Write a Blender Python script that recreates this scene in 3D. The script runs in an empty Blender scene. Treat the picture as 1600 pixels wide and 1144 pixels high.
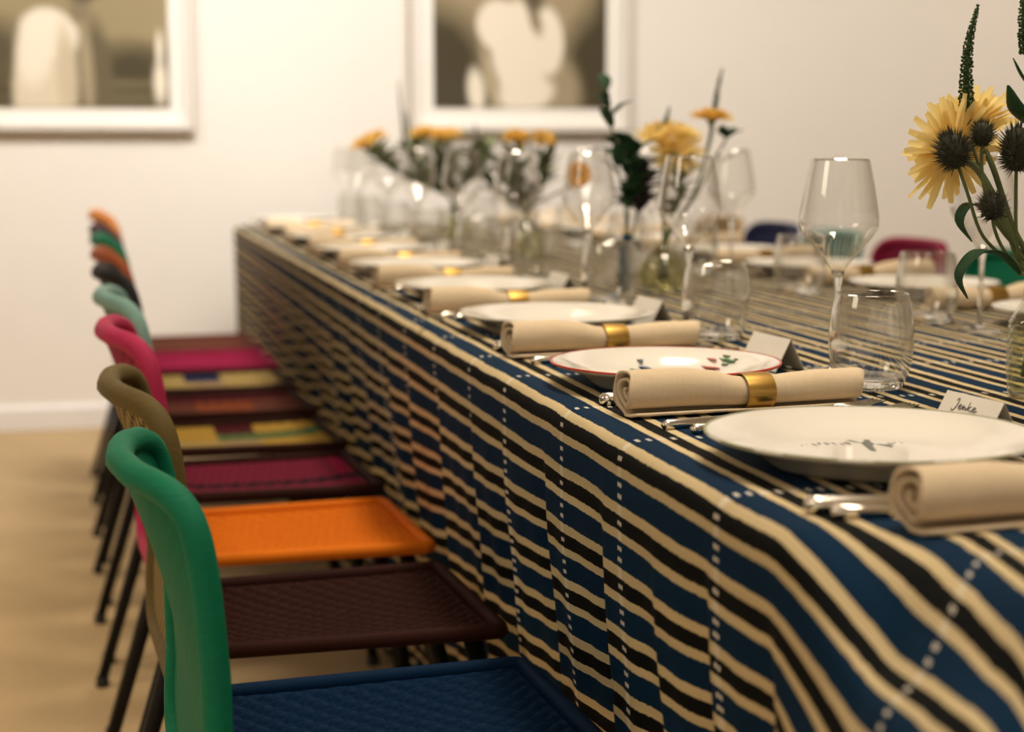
import bpy, math, random
import numpy as np
from mathutils import Vector, Matrix
random.seed(7)
SC = bpy.context.scene
COL = SC.collection
pi = math.pi

# ------------------------------------------------------------------ camera, world, lights, exposure
cam_d = bpy.data.cameras.new('camera')
cam_d.lens = 60.75
cam_d.sensor_width = 36.0
cam_d.clip_start = 0.05
cam_d.clip_end = 50
cam_d.dof.use_dof = True
cam_d.dof.focus_distance = 1.89
cam_d.dof.aperture_fstop = 3.4
cam = bpy.data.objects.new('camera', cam_d)
COL.objects.link(cam)
PITCH = math.atan(352 / 2700)
YAW = math.atan(670 / math.hypot(2700, 352))
cam.location = (0, 0, 1.045)
cam.rotation_euler = (pi / 2 - PITCH, 0, -YAW)
SC.camera = cam

world = bpy.data.worlds.new('gallery_air')
world.use_nodes = True
world.node_tree.nodes['Background'].inputs[0].default_value = (1.0, 0.86, 0.68, 1)
world.node_tree.nodes['Background'].inputs[1].default_value = 0.05
SC.world = world

SC.view_settings.view_transform = 'Standard'
SC.view_settings.look = 'None'
SC.view_settings.gamma = 1
SC.view_settings.use_curve_mapping = False
SC.view_settings.exposure = 0.0
SC.cycles.transparent_max_bounces = 40
SC.cycles.max_bounces = 10
SC.cycles.diffuse_bounces = 4
SC.cycles.glossy_bounces = 5
SC.cycles.sample_clamp_indirect = 4.0


def area_light(name, loc, target, size, power, colour, size_y=None, spread=180):
    d = bpy.data.lights.new(name, 'AREA')
    d.energy = power
    d.color = colour
    d.size = size
    d.spread = math.radians(spread)
    if size_y:
        d.shape = 'RECTANGLE'
        d.size_y = size_y
    o = bpy.data.objects.new(name, d)
    COL.objects.link(o)
    o.location = loc
    o.rotation_euler = (Vector(target) - Vector(loc)).to_track_quat('-Z', 'Y').to_euler()
    return o


WARM = (1.0, 0.84, 0.64)
SOFT = (1.0, 0.92, 0.80)
for lx, pw, c in ((-1.2, 23, (1.0, .92, .82)), (0.55, 26, (1.0, .93, .86)), (2.3, 14, (1.0, .90, .78)), (4.0, 15, (1.0, .87, .72))):
    area_light('wall_wash_light', (lx, 4.45, 3.15), (lx, 6.45, 1.15), 0.6, pw, c, spread=105)
for ly, pw in ((0.9, 11), (2.35, 12.5), (3.9, 11), (5.3, 6)):
    area_light('gallery_light', (1.05, ly, 3.1), (1.0, ly + .05, 0.75), 0.5, pw, WARM, spread=105)
for ly in (1.1, 2.7, 4.3):
    area_light('gallery_light', (-1.2, ly, 3.1), (-1.15, ly, 0.0), 0.5, 12, WARM, spread=60)  # added over the open floor to brighten it, kept narrow to miss the cloth
area_light('gallery_light', (-3.0, 1.2, 2.7), (0.5, 2.3, 0.5), 1.2, 5.5, WARM, spread=70)  # broad soft light added at the side to lift the hanging cloth
area_light('gallery_light', (-0.6, -0.4, 3.1), (0.3, 2.0, 0.5), 0.5, 1.5, WARM, spread=80)
for lx in (-1.5, 1.5, 4.0):
    area_light('wall_wash_light', (lx, -2.4, 3.15), (lx, -4.0, 1.3), 0.6, 24, SOFT, spread=100)  # added behind the camera for brighter glass reflections and some fill
for lx, ly in ((-0.2, 0.8), (0.9, 0.7), (0.5, 2.9), (1.4, 2.0)):
    area_light('track_spot_bulb', (lx, ly, 2.9), (0.9, 1.6, 0.75), 0.06, 1.5, SOFT)


# ------------------------------------------------------------------ helpers
def lin(r, g, b):
    f = lambda c: c / 12.92 if c <= 0.04045 else ((c + 0.055) / 1.055) ** 2.4
    return (f(r / 255), f(g / 255), f(b / 255), 1)


class NT:
    def __init__(self, name):
        self.m = bpy.data.materials.new(name)
        self.m.use_nodes = True
        self.t = self.m.node_tree
        self.b = self.t.nodes['Principled BSDF']
        self.out = self.t.nodes['Material Output']

    def n(self, kind, **kw):
        nd = self.t.nodes.new(kind)
        for k, v in kw.items():
            setattr(nd, k, v)
        return nd

    def put(self, sock, v):
        if isinstance(v, bpy.types.NodeSocket):
            self.t.links.new(v, sock)
        else:
            if isinstance(v, tuple):
                v = v[:len(sock.default_value)]
            sock.default_value = v

    def math(self, op, a, b=0.0, c=0.0, clamp=False):
        nd = self.n('ShaderNodeMath', operation=op)
        nd.use_clamp = clamp
        self.put(nd.inputs[0], a)
        self.put(nd.inputs[1], b)
        self.put(nd.inputs[2], c)
        return nd.outputs[0]

    def mix(self, f, a, b):
        nd = self.n('ShaderNodeMix', data_type='RGBA')
        self.put(nd.inputs[0], f)
        self.put(nd.inputs[6], a)
        self.put(nd.inputs[7], b)
        return nd.outputs[2]

    def noise(self, scale, detail=3, vec=None, rough=0.5):
        nd = self.n('ShaderNodeTexNoise')
        nd.inputs['Scale'].default_value = scale
        nd.inputs['Detail'].default_value = detail
        nd.inputs['Roughness'].default_value = rough
        if vec is not None:
            self.t.links.new(vec, nd.inputs['Vector'])
        return nd.outputs[0]

    def coord(self, which='Object'):
        return self.n('ShaderNodeTexCoord').outputs[which]

    def sep(self, v):
        nd = self.n('ShaderNodeSeparateXYZ')
        self.t.links.new(v, nd.inputs[0])
        return nd.outputs

    def comb(self, x, y, z=0.0):
        nd = self.n('ShaderNodeCombineXYZ')
        for i, v in enumerate((x, y, z)):
            self.put(nd.inputs[i], v)
        return nd.outputs[0]

    def scaled(self, v, s):
        nd = self.n('ShaderNodeVectorMath', operation='MULTIPLY')
        self.t.links.new(v, nd.inputs[0])
        nd.inputs[1].default_value = s
        return nd.outputs[0]

    def bump(self, h, strength=0.3, dist=0.002):
        nd = self.n('ShaderNodeBump')
        nd.inputs['Strength'].default_value = strength
        nd.inputs['Distance'].default_value = dist
        self.t.links.new(h, nd.inputs['Height'])
        self.t.links.new(nd.outputs[0], self.b.inputs['Normal'])

    def set(self, col=None, rough=None, metal=None, **kw):
        if col is not None:
            self.put(self.b.inputs['Base Color'], col)
        if rough is not None:
            self.put(self.b.inputs['Roughness'], rough)
        if metal is not None:
            self.b.inputs['Metallic'].default_value = metal
        for k, v in kw.items():
            self.put(self.b.inputs[k.replace('_', ' ')], v)
        return self.m


def plain(name, col, rough=0.6, metal=0.0, noise=0.0, nscale=40, bump=0.0, **kw):
    t = NT(name)
    c = col
    if noise:
        nz = t.noise(nscale, 4, t.coord())
        dark = tuple(x * (1 - noise) for x in col[:3]) + (1,)
        c = t.mix(nz, dark, tuple(min(1, x * (1 + noise)) for x in col[:3]) + (1,))
        if bump:
            t.bump(nz, bump, 0.001)
    return t.set(c, rough, metal, **kw)


def mesh(name, verts, faces, smooth=True, uvs=None):
    me = bpy.data.meshes.new(name)
    me.from_pydata([tuple(map(float, v)) for v in verts], [], [tuple(f) for f in faces])
    if smooth:
        me.polygons.foreach_set('use_smooth', [True] * len(me.polygons))
    if uvs:
        for uname, arr in uvs.items():
            l = me.uv_layers.new(name=uname)
            idx = np.empty(len(me.loops), dtype=np.int32)
            me.loops.foreach_get('vertex_index', idx)
            l.data.foreach_set('uv', np.asarray(arr, dtype=np.float32)[idx].ravel())
    me.update()
    return me


def put(name, me, mat, parent=None, loc=None, rot=None, scale=None):
    o = bpy.data.objects.new(name, me)
    COL.objects.link(o)
    if mat is not None:
        if not me.materials:
            me.materials.append(mat)
        if me.materials[0] is not mat:
            o.material_slots[0].link = 'OBJECT'
            o.material_slots[0].material = mat
    if parent:
        o.parent = parent
    if loc is not None:
        o.location = loc
    if rot is not None:
        o.rotation_euler = rot
    if scale is not None:
        o.scale = scale
    return o


def tag(o, label=None, cat=None, group=None, kind=None):
    for k, v in (('label', label), ('category', cat), ('group', group), ('kind', kind)):
        if v:
            o[k] = v
    return o


def empty(name, loc, rz=0.0, label=None, cat=None, group=None):
    o = bpy.data.objects.new(name, None)
    o.empty_display_size = 0.05
    COL.objects.link(o)
    o.location = loc
    o.rotation_euler = (0, 0, rz)
    return tag(o, label, cat, group)


def copy_tree(o, parent=None):
    c = o.copy()
    COL.objects.link(c)
    if parent is not None:
        c.parent = parent
    for ch in list(o.children):
        copy_tree(ch, c)
    return c


class MB:
    """collects verts / faces of one mesh"""
    def __init__(self):
        self.v = []
        self.f = []

    def add(self, vs, fs):
        o = len(self.v)
        self.v += [tuple(x) for x in vs]
        self.f += [tuple(i + o for i in f) for f in fs]

    def box(self, a, b):
        x0, y0, z0 = a
        x1, y1, z1 = b
        self.add([(x0, y0, z0), (x1, y0, z0), (x1, y1, z0), (x0, y1, z0), (x0, y0, z1), (x1, y0, z1), (x1, y1, z1), (x0, y1, z1)],
                 [(0, 3, 2, 1), (4, 5, 6, 7), (0, 1, 5, 4), (1, 2, 6, 5), (2, 3, 7, 6), (3, 0, 4, 7)])

    def tube(self, pts, rad, n=8, closed=False, caps=True):
        pts = [Vector(p) for p in pts]
        m = len(pts)
        rr = rad if isinstance(rad, (list, tuple)) else [rad] * m
        tans = []
        for i in range(m):
            if closed:
                t = pts[(i + 1) % m] - pts[i - 1]
            else:
                t = pts[min(i + 1, m - 1)] - pts[max(i - 1, 0)]
            tans.append(t.normalized() if t.length > 1e-9 else Vector((0, 0, 1)))
        ref = Vector((0, 0, 1)) if abs(tans[0].z) < 0.9 else Vector((1, 0, 0))
        u = tans[0].cross(ref).normalized()
        vs = []
        for i in range(m):
            u = (u - tans[i] * u.dot(tans[i])).normalized()
            w = tans[i].cross(u)
            for k in range(n):
                a = 2 * pi * k / n
                vs.append(pts[i] + (u * math.cos(a) + w * math.sin(a)) * rr[i])
        fs = []
        for i in range(m if closed else m - 1):
            j = (i + 1) % m
            for k in range(n):
                l = (k + 1) % n
                fs.append((i * n + k, i * n + l, j * n + l, j * n + k))
        if caps and not closed:
            fs.append(tuple(range(n))[::-1])
            fs.append(tuple((m - 1) * n + k for k in range(n)))
        self.add(vs, fs)

    def lathe(self, prof, n=32, centre=(0, 0, 0), mod=None):
        vs, fs = [], []
        rows = []
        for (r, z) in prof:
            if r < 1e-6:
                rows.append([len(vs)])
                vs.append((centre[0], centre[1], centre[2] + z))
            else:
                row = []
                for k in range(n):
                    a = 2 * pi * k / n
                    q = r * (mod(a, z) if mod else 1)
                    row.append(len(vs))
                    vs.append((centre[0] + q * math.cos(a), centre[1] + q * math.sin(a), centre[2] + z))
                rows.append(row)
        for A, B in zip(rows[:-1], rows[1:]):
            for k in range(n):
                l = (k + 1) % n
                if len(A) == 1 and len(B) == 1:
                    continue
                if len(A) == 1:
                    fs.append((A[0], B[l], B[k]))
                elif len(B) == 1:
                    fs.append((A[k], A[l], B[0]))
                else:
                    fs.append((A[k], A[l], B[l], B[k]))
        self.add(vs, fs)

    def ball(self, c, r, n=8, m=5, sq=(1, 1, 1)):
        prof = [(r * math.sin(pi * i / m), -r * math.cos(pi * i / m)) for i in range(m + 1)]
        prof[0] = (0, -r)
        prof[-1] = (0, r)
        o = len(self.v)
        self.lathe(prof, n)
        for i in range(o, len(self.v)):
            x, y, z = self.v[i]
            self.v[i] = (c[0] + x * sq[0], c[1] + y * sq[1], c[2] + z * sq[2])

    def build(self, name, mat, parent=None, smooth=True, **kw):
        return put(name, mesh(name, self.v, self.f, smooth), mat, parent, **kw)


def LAY(p):
    """layout sketch -> room coordinates (the sketch was paced out on a shorter, slightly skewed grid)"""
    x, y, z = p
    return Vector((1.00917 * x - .01448 * z + .01513, .10603 * x + 1.18984 * y - .05885 * z + .0615, z))


TURN = 0.048
SWING = 0.075      # how far the settings and chairs are turned from square


def smooth01(t):
    t = min(1, max(0, t))
    return t * t * (3 - 2 * t)


def spline(pts, per=6):
    P = [Vector(p) for p in pts]
    if len(P) < 3:
        return P
    Q = [2 * P[0] - P[1]] + P + [2 * P[-1] - P[-2]]
    out = []
    for i in range(1, len(Q) - 2):
        for k in range(per):
            t = k / per
            a, b, c, d = Q[i - 1], Q[i], Q[i + 1], Q[i + 2]
            out.append(0.5 * ((2 * b) + (c - a) * t + (2 * a - 5 * b + 4 * c - d) * t * t + (3 * b - a - 3 * c + d) * t ** 3))
    out.append(P[-1])
    return out


# ------------------------------------------------------------------ materials
M = {}
M['wall'] = plain('wall_paint', (0.83, 0.80, 0.76, 1), 0.9, noise=0.02, nscale=6)
M['trim'] = plain('trim_paint', (0.80, 0.78, 0.77, 1), 0.6, noise=0.02)
M['frame_white'] = plain('white_lacquered_frame', (0.80, 0.77, 0.73, 1), 0.5, noise=0.03)
M['frame_edge_shade'] = plain('frame_outer_shade', (0.42, 0.36, 0.29, 1), 0.5, noise=0.04)  # darker tone stands in for shade along the white frame's outer edge
M['mount'] = plain('white_mount_board', (0.86, 0.84, 0.80, 1), 0.9, noise=0.01)
M['black'] = plain('black_powder_coat', (0.004, 0.005, 0.008, 1), 0.55, noise=0.2, Specular_IOR_Level=0.25)
M['rubber'] = plain('black_rubber_foot', (0.015, 0.015, 0.015, 1), 0.8, noise=0.2)
M['porcelain'] = plain('white_porcelain', (0.80, 0.78, 0.72, 1), 0.12, noise=0.01, Coat_Weight=0.4, Coat_Roughness=0.05)
M['steel'] = plain('polished_cutlery_steel', (0.80, 0.76, 0.68, 1), 0.18, 1.0, noise=0.03)
M['card'] = plain('card_stock', (0.78, 0.76, 0.70, 1), 0.9, noise=0.02)
M['ink'] = plain('grey_ink', (0.10, 0.10, 0.11, 1), 0.8, noise=0.1)
M['red_glaze'] = plain('red_rim_glaze', (0.55, 0.05, 0.03, 1), 0.25, noise=0.2)
M['green_glaze'] = plain('green_glaze', (0.05, 0.22, 0.06, 1), 0.25, noise=0.2)
M['blue_glaze'] = plain('blue_glaze', (0.03, 0.05, 0.22, 1), 0.25, noise=0.2)
M['grey_glaze'] = plain('dark_grey_glaze', (0.06, 0.08, 0.07, 1), 0.25, noise=0.3)
M['sage_glaze'] = plain('sage_rim_glaze', (0.36, 0.37, 0.24, 1), 0.25, noise=0.2)


def floor_mat():
    t = NT('woven_beige_carpet')
    c = t.coord()
    x, y, z = t.sep(c)
    a = t.noise(1.0, 3, t.scaled(c, (900, 60, 1)))
    b = t.noise(1.0, 3, t.scaled(c, (60, 900, 1)))
    w = t.math('ADD', t.math('MULTIPLY', a, 0.5), t.math('MULTIPLY', b, 0.5))
    big = t.noise(5, 4, c)
    f = t.math('ADD', t.math('MULTIPLY', w, 0.9), t.math('MULTIPLY', big, 0.35))
    f = t.math('SUBTRACT', f, 0.15, clamp=True)
    col = t.mix(f, (0.30, 0.205, 0.095, 1), (0.60, 0.45, 0.26, 1))
    t.bump(w, 0.35, 0.002)
    return t.set(col, 0.95)


M['floor'] = floor_mat()

PER = 0.065


def cloth_mat():
    t = NT('striped_indigo_cloth')
    uv = t.n('ShaderNodeUVMap', uv_map='UVMap').outputs[0]
    dv = t.n('ShaderNodeUVMap', uv_map='dots').outputs[0]
    u, v, _ = t.sep(uv)
    # stepped jitter of the stripe borders, as in hand weaving
    st = t.n('ShaderNodeTexWhiteNoise', noise_dimensions='2D')
    qu = t.math('FLOOR', t.math('MULTIPLY', u, 260))
    qv = t.math('FLOOR', t.math('MULTIPLY', v, 60))
    t.put(st.inputs[0], t.comb(qu, qv))
    j1 = t.math('MULTIPLY', t.math('SUBTRACT', st.outputs[0], 0.5), 0.0009)
    nz = t.noise(1, 2, t.scaled(uv, (14, 9, 1)))
    j2 = t.math('MULTIPLY', t.math('SUBTRACT', nz, 0.5), 0.006)
    vv = t.math('ADD', t.math('ADD', v, j1), j2)
    fr = t.math('FRACT', t.math('DIVIDE', vv, PER))
    r = t.n('ShaderNodeValToRGB')
    r.color_ramp.interpolation = 'CONSTANT'
    blue, cream, blk = (0.0022, 0.021, 0.056, 1), (0.60, 0.485, 0.285, 1), (0.0045, 0.0055, 0.006, 1)
    e = r.color_ramp.elements
    e[0].position, e[0].color = 0.0, blue
    e[1].position, e[1].color = 0.42, cream
    for p, c in ((0.59, blk), (0.845, cream)):
        x = e.new(p)
        x.color = c
    t.put(r.inputs[0], fr)
    thread = t.noise(1, 2, t.scaled(uv, (1600, 500, 1)))
    fade = t.noise(1, 3, t.scaled(uv, (5, 60, 1)))
    shade = t.math('ADD', t.math('MULTIPLY', thread, 0.35), t.math('MULTIPLY', fade, 0.5))
    shade = t.math('ADD', shade, 0.55)
    base = t.n('ShaderNodeVectorMath', operation='SCALE')
    t.put(base.inputs[0], r.outputs[0])
    t.put(base.inputs[3], shade)
    # ikat dashes
    du, _, _ = t.sep(dv)
    d = t.math('MULTIPLY', t.math('ABSOLUTE', t.math('SUBTRACT', t.math('FRACT', t.math('ADD', du, 0.5)), 0.5)), 0.2)
    near = t.math('LESS_THAN', d, 0.0046)
    gap = t.math('GREATER_THAN', d, 0.0006)
    col = t.math('MULTIPLY', near, gap)

    def band(c, h):
        return t.math('LESS_THAN', t.math('ABSOLUTE', t.math('SUBTRACT', fr, c)), h)
    marks = t.math('ADD', t.math('ADD', band(0.125, 0.034), band(0.30, 0.034)), band(0.72, 0.036), clamp=True)
    msk = t.math('MULTIPLY', col, marks)
    c1 = t.mix(t.math('MULTIPLY', near, t.math('ADD', band(0.505, 0.085), band(0.92, 0.075), clamp=True)), base.outputs[0], (0.66, 0.60, 0.46, 1))
    c2 = t.mix(msk, c1, (0.74, 0.70, 0.62, 1))
    t.bump(thread, 0.25, 0.0008)
    t.b.inputs['Sheen Weight'].default_value = 0.0
    t.b.inputs['Specular IOR Level'].default_value = 0.1
    return t.set(c2, 0.85)


M['cloth'] = cloth_mat()
M['hidden_wood'] = plain('table_board', (0.30, 0.20, 0.11, 1), 0.6, noise=0.2)


def linen_mat():
    t = NT('natural_linen')
    c = t.coord()
    a = t.noise(1, 2, t.scaled(c, (900, 90, 90)))
    b = t.noise(1, 2, t.scaled(c, (90, 900, 900)))
    f = t.math('MULTIPLY', t.math('ADD', a, b), 0.5)
    t.bump(f, 0.35, 0.0008)
    return t.set(t.mix(f, (0.56, 0.44, 0.29, 1), (0.78, 0.65, 0.47, 1)), 0.95)


M['linen'] = linen_mat()


def brass_mat():
    t = NT('brushed_gold_ring')
    c = t.coord()
    f = t.noise(1, 3, t.scaled(c, (1800, 40, 40)))
    return t.set(t.mix(f, (0.46, 0.275, 0.065, 1), (0.57, 0.37, 0.11, 1)), 0.38, 1.0)


M['gold'] = brass_mat()


def thin_glass(name, tint=(1, 1, 1, 1), power=1.7, low=0.05, high=0.98):
    t = NT(name)
    t.t.nodes.remove(t.b)
    lw = t.n('ShaderNodeLayerWeight')
    lw.inputs['Blend'].default_value = 0.5
    f = t.math('ADD', t.math('MULTIPLY', t.math('POWER', lw.outputs['Facing'], power), high - low), low)
    tr = t.n('ShaderNodeBsdfTransparent')
    tr.inputs[0].default_value = tint
    gl = t.n('ShaderNodeBsdfGlossy')
    gl.inputs['Roughness'].default_value = 0.03
    gl.inputs['Color'].default_value = (0.95, 0.95, 0.93, 1)
    mx = t.n('ShaderNodeMixShader')
    t.put(mx.inputs[0], f)
    t.t.links.new(tr.outputs[0], mx.inputs[1])
    t.t.links.new(gl.outputs[0], mx.inputs[2])
    t.t.links.new(mx.outputs[0], t.out.inputs[0])
    return t.m


M['glass'] = thin_glass('clear_thin_glass', (0.975, 0.975, 0.97, 1))
M['glass_faceted'] = thin_glass('clear_pressed_glass', (0.93, 0.94, 0.90, 1), 1.6, 0.08, 0.7)
M['glass_blue'] = plain('deep_blue_glass', (0.006, 0.075, 0.135, 1), 0.08, noise=0.05, Transmission_Weight=0.35)
M['water'] = thin_glass('vase_water', (0.90, 0.90, 0.72, 1), 2.5, 0.02, 0.3)


def solid_glass():
    t = NT('solid_clear_glass')
    return t.set((0.97, 0.97, 0.95, 1), 0.02, 0.0, Transmission_Weight=1.0, IOR=1.48)


M['glass_solid'] = solid_glass()


def petal_mat(name, a, b, lucent=0.0):
    t = NT(name)
    f = t.noise(60, 3, t.coord())
    c = t.mix(f, a, b)
    t.set(c, 0.7, Specular_IOR_Level=0.25)
    if lucent:
        tl = t.n('ShaderNodeBsdfTranslucent')
        t.put(tl.inputs[0], c)
        mx = t.n('ShaderNodeMixShader')
        mx.inputs[0].default_value = lucent
        t.t.links.new(t.b.outputs[0], mx.inputs[1])
        t.t.links.new(tl.outputs[0], mx.inputs[2])
        t.t.links.new(mx.outputs[0], t.out.inputs[0])
    return t.m


M['petal'] = petal_mat('pale_yellow_petal', (0.90, 0.68, 0.22, 1), (0.96, 0.84, 0.45, 1), 0.62)
M['petal_gold'] = petal_mat('golden_petal', (0.80, 0.50, 0.08, 1), (0.90, 0.66, 0.20, 1), 0.4)
M['petal_orange'] = petal_mat('orange_petal', (0.75, 0.38, 0.05, 1), (0.85, 0.50, 0.09, 1), 0.4)
M['leaf'] = petal_mat('dark_green_leaf', (0.010, 0.040, 0.020, 1), (0.030, 0.085, 0.035, 1))
M['leaf_pale'] = petal_mat('grey_green_leaf', (0.12, 0.15, 0.07, 1), (0.22, 0.25, 0.13, 1))
M['stem'] = petal_mat('green_stem', (0.08, 0.11, 0.045, 1), (0.16, 0.19, 0.085, 1))
M['thistle'] = petal_mat('dark_thistle_head', (0.010, 0.012, 0.008, 1), (0.042, 0.040, 0.026, 1))
M['spine'] = petal_mat('thistle_spine', (0.028, 0.032, 0.020, 1), (0.085, 0.080, 0.050, 1))
M['bud'] = petal_mat('green_spike_bud', (0.020, 0.050, 0.014, 1), (0.060, 0.110, 0.035, 1))
M['plum'] = petal_mat('plum_foliage', (0.030, 0.022, 0.030, 1), (0.060, 0.045, 0.050, 1))


# ------------------------------------------------------------------ the setting
def structure(name, a, b, mat):
    m = MB()
    m.box(a, b)
    return tag(m.build(name, mat, smooth=False), kind='structure')


YW = 6.463
structure('floor', (-4.1, -4.1, -0.1), (6.1, YW + 0.1, 0.0), M['floor'])
structure('ceiling', (-4.1, -4.1, 3.3), (6.1, YW + 0.1, 3.4), M['wall'])
structure('wall_back', (-4.1, YW, 0.0), (6.1, YW + 0.1, 3.3), M['wall'])
structure('wall_left', (-4.1, -4.1, 0.0), (-4.0, YW, 3.3), M['wall'])
structure('wall_right', (6.0, -4.1, 0.0), (6.1, YW, 3.3), M['wall'])
structure('wall_front', (-4.0, -4.1, 0.0), (6.0, -4.0, 3.3), M['wall'])
bb = MB()
bb.add([(-4, YW, 0), (-4, YW - .016, 0), (-4, YW - .016, .075), (-4, YW - .006, .088), (-4, YW, .09),
        (6, YW, 0), (6, YW - .016, 0), (6, YW - .016, .075), (6, YW - .006, .088), (6, YW, .09)],
       [(i, i + 1, i + 6, i + 5) for i in range(4)] + [(0, 4, 3, 2, 1), (5, 6, 7, 8, 9)])
tag(bb.build('baseboard_back', M['trim'], smooth=False), kind='structure')


# ------------------------------------------------------------------ framed photographs
def print_mat(name, base_top, base_bot, split, blobs):
    t = NT(name)
    x, y, z = t.sep(t.coord())
    nz = t.noise(7, 3, t.coord())
    f = t.math('ADD', t.math('MULTIPLY', t.math('SUBTRACT', z, split), 6.0), nz, clamp=True)
    c = t.mix(f, base_bot, base_top)
    for (cx, cz, rx, rz, rot, soft, colr) in blobs:
        dx = t.math('SUBTRACT', x, cx)
        dz = t.math('SUBTRACT', z, cz)
        ca, sa = math.cos(rot), math.sin(rot)
        a = t.math('ADD', t.math('MULTIPLY', dx, ca / rx), t.math('MULTIPLY', dz, sa / rx))
        b = t.math('ADD', t.math('MULTIPLY', dx, -sa / rz), t.math('MULTIPLY', dz, ca / rz))
        d = t.math('SQRT', t.math('ADD', t.math('MULTIPLY', a, a), t.math('MULTIPLY', b, b)))
        d = t.math('ADD', d, t.math('MULTIPLY', t.math('SUBTRACT', nz, 0.5), 0.25))
        k = t.math('DIVIDE', t.math('SUBTRACT', 1.0 + soft, d), 2 * soft, clamp=True)
        c = t.mix(k, c, colr)
    return t.set(c, 0.35)


OL, DK = (0.30, 0.25, 0.14, 1), (0.055, 0.045, 0.022, 1)
WHT, GRY, MID = (0.80, 0.74, 0.62, 1), (0.22, 0.185, 0.115, 1), (0.42, 0.36, 0.24, 1)


def framed_photo(name, x0, x1, z0, h, fw, label, mat):
    """x0..x1, z0: lower edge of the print"""
    w = x1 - x0
    root = empty(name, ((x0 + x1) / 2, YW, z0), 0, label, 'picture', 'framed photographs on the end wall')
    o = MB()
    o.box((-w / 2, -.016, 0), (w / 2, -.010, h))
    o.build('photograph', mat, root, smooth=False)
    b = MB()
    b.box((-w / 2 - fw, -.010, -fw), (w / 2 + fw, -.004, h + fw))
    b.build('mount_board', M['mount'], root, smooth=False)
    for nm, a, c in (('frame_rail', (-w / 2 - fw, -.045, -fw), (w / 2 + fw, -.004, -fw + .022)),
                     ('frame_rail', (-w / 2 - fw, -.045, h + fw - .022), (w / 2 + fw, -.004, h + fw)),
                     ('frame_stile', (-w / 2 - fw, -.045, -fw + .022), (-w / 2 - fw + .022, -.004, h + fw - .022)),
                     ('frame_stile', (w / 2 + fw - .022, -.045, -fw + .022), (w / 2 + fw, -.004, h + fw - .022))):
        m = MB()
        m.box(a, c)
        m.build(nm, M['frame_white'], root, smooth=False)
    for a, c in (((-w / 2 - fw - .008, -.040, -fw - .008), (w / 2 + fw + .008, -.003, -fw)),
                 ((-w / 2 - fw - .008, -.040, -fw), (-w / 2 - fw, -.003, h + fw)),
                 ((w / 2 + fw, -.040, -fw), (w / 2 + fw + .008, -.003, h + fw))):
        m = MB()
        m.box(a, c)
        m.build('outer_shade_strip', M['frame_edge_shade'], root, smooth=False)
    return root


# left print spans x -0.39 .. 0.308, right print 1.297 .. 1.997
lp = print_mat('monochrome_print_back', OL, DK, 0.17, [
    (-0.27, 0.20, 0.10, 0.10, 0, .5, (0.09, .075, .04, 1)), (0.20, 0.14, 0.15, 0.07, 0, .6, (0.06, .05, .025, 1)), (0.10, 0.03, .35, .035, 0, .5, (.13, .11, .06, 1)), (.10, .085, .3, .012, 0, .8, (.17, .14, .08, 1)),
    (0.085, 0.10, 0.055, 0.21, 0.06, .25, (.13, .105, .06, 1)), (-0.10, 0.08, 0.105, 0.24, -0.05, .12, (.66, .59, .45, 1)), (-0.075, 0.26, 0.10, 0.085, -0.35, .14, WHT), (-.13, .2, .06, .12, -.1, .3, WHT),
    (-.02, .12, .035, .16, .05, .4, (.55, .48, .35, 1)), (0.050, 0.13, 0.022, 0.17, 0.05, .4, (.34, .29, .19, 1)), (0.03, 0.355, 0.035, 0.06, -.2, .25, (.22, .18, .11, 1)), (0.045, 0.46, 0.08, 0.085, 0, .2, (.05, .04, .03, 1)),
    (0.305, 0.09, 0.022, 0.075, 0, .4, WHT), (0.305, 0.21, 0.012, 0.06, 0, .4, WHT)])
rp = print_mat('monochrome_print_front', (.34, .28, .17, 1), DK, 0.0, [
    (-0.33, 0.13, 0.20, 0.25, 0.25, .3, DK), (0.33, 0.12, 0.17, 0.30, -.2, .3, DK), (0.37, 0.40, .07, .5, 0, .4, DK), (-0.30, 0.02, .22, .1, 0, .4, (.06, .05, .03, 1)),
    (0.10, 0.05, .14, .16, .35, .2, (.33, .28, .18, 1)), (-0.09, 0.09, 0.045, 0.17, .12, .25, (.16, .13, .08, 1)), (-0.085, 0.30, 0.085, 0.10, 0.3, .12, WHT), (0.105, 0.25, 0.060, 0.13, 0.05, .14, WHT),
    (0.00, 0.19, 0.10, 0.20, 0, .12, WHT), (-.04, .26, .07, .14, -.3, .15, WHT), (0.02, 0.05, .11, .065, .2, .2, WHT), (-0.175, 0.06, 0.032, 0.085, .1, .3, WHT), (-0.12, .10, .018, .14, .25, .4, (.45, .38, .25, 1)),
    (.055, .33, .022, .06, .3, .4, (.25, .2, .13, 1)), (0.05, 0.41, .04, .05, 0, .3, (.12, .10, .06, 1)), (0.04, 0.52, 0.075, 0.10, 0, .2, (.07, .06, .04, 1))])
framed_photo('framed_photograph', -0.365, 0.309, 1.165, 0.88, 0.080, 'white framed monochrome photograph of a seated person in pale dress, cut by frame edge', lp)
framed_photo('framed_photograph', 1.285, 1.959, 1.171, 0.88, 0.088, 'white framed monochrome photograph of a white-clad figure between dark sides, behind the flowers', rp)

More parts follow.
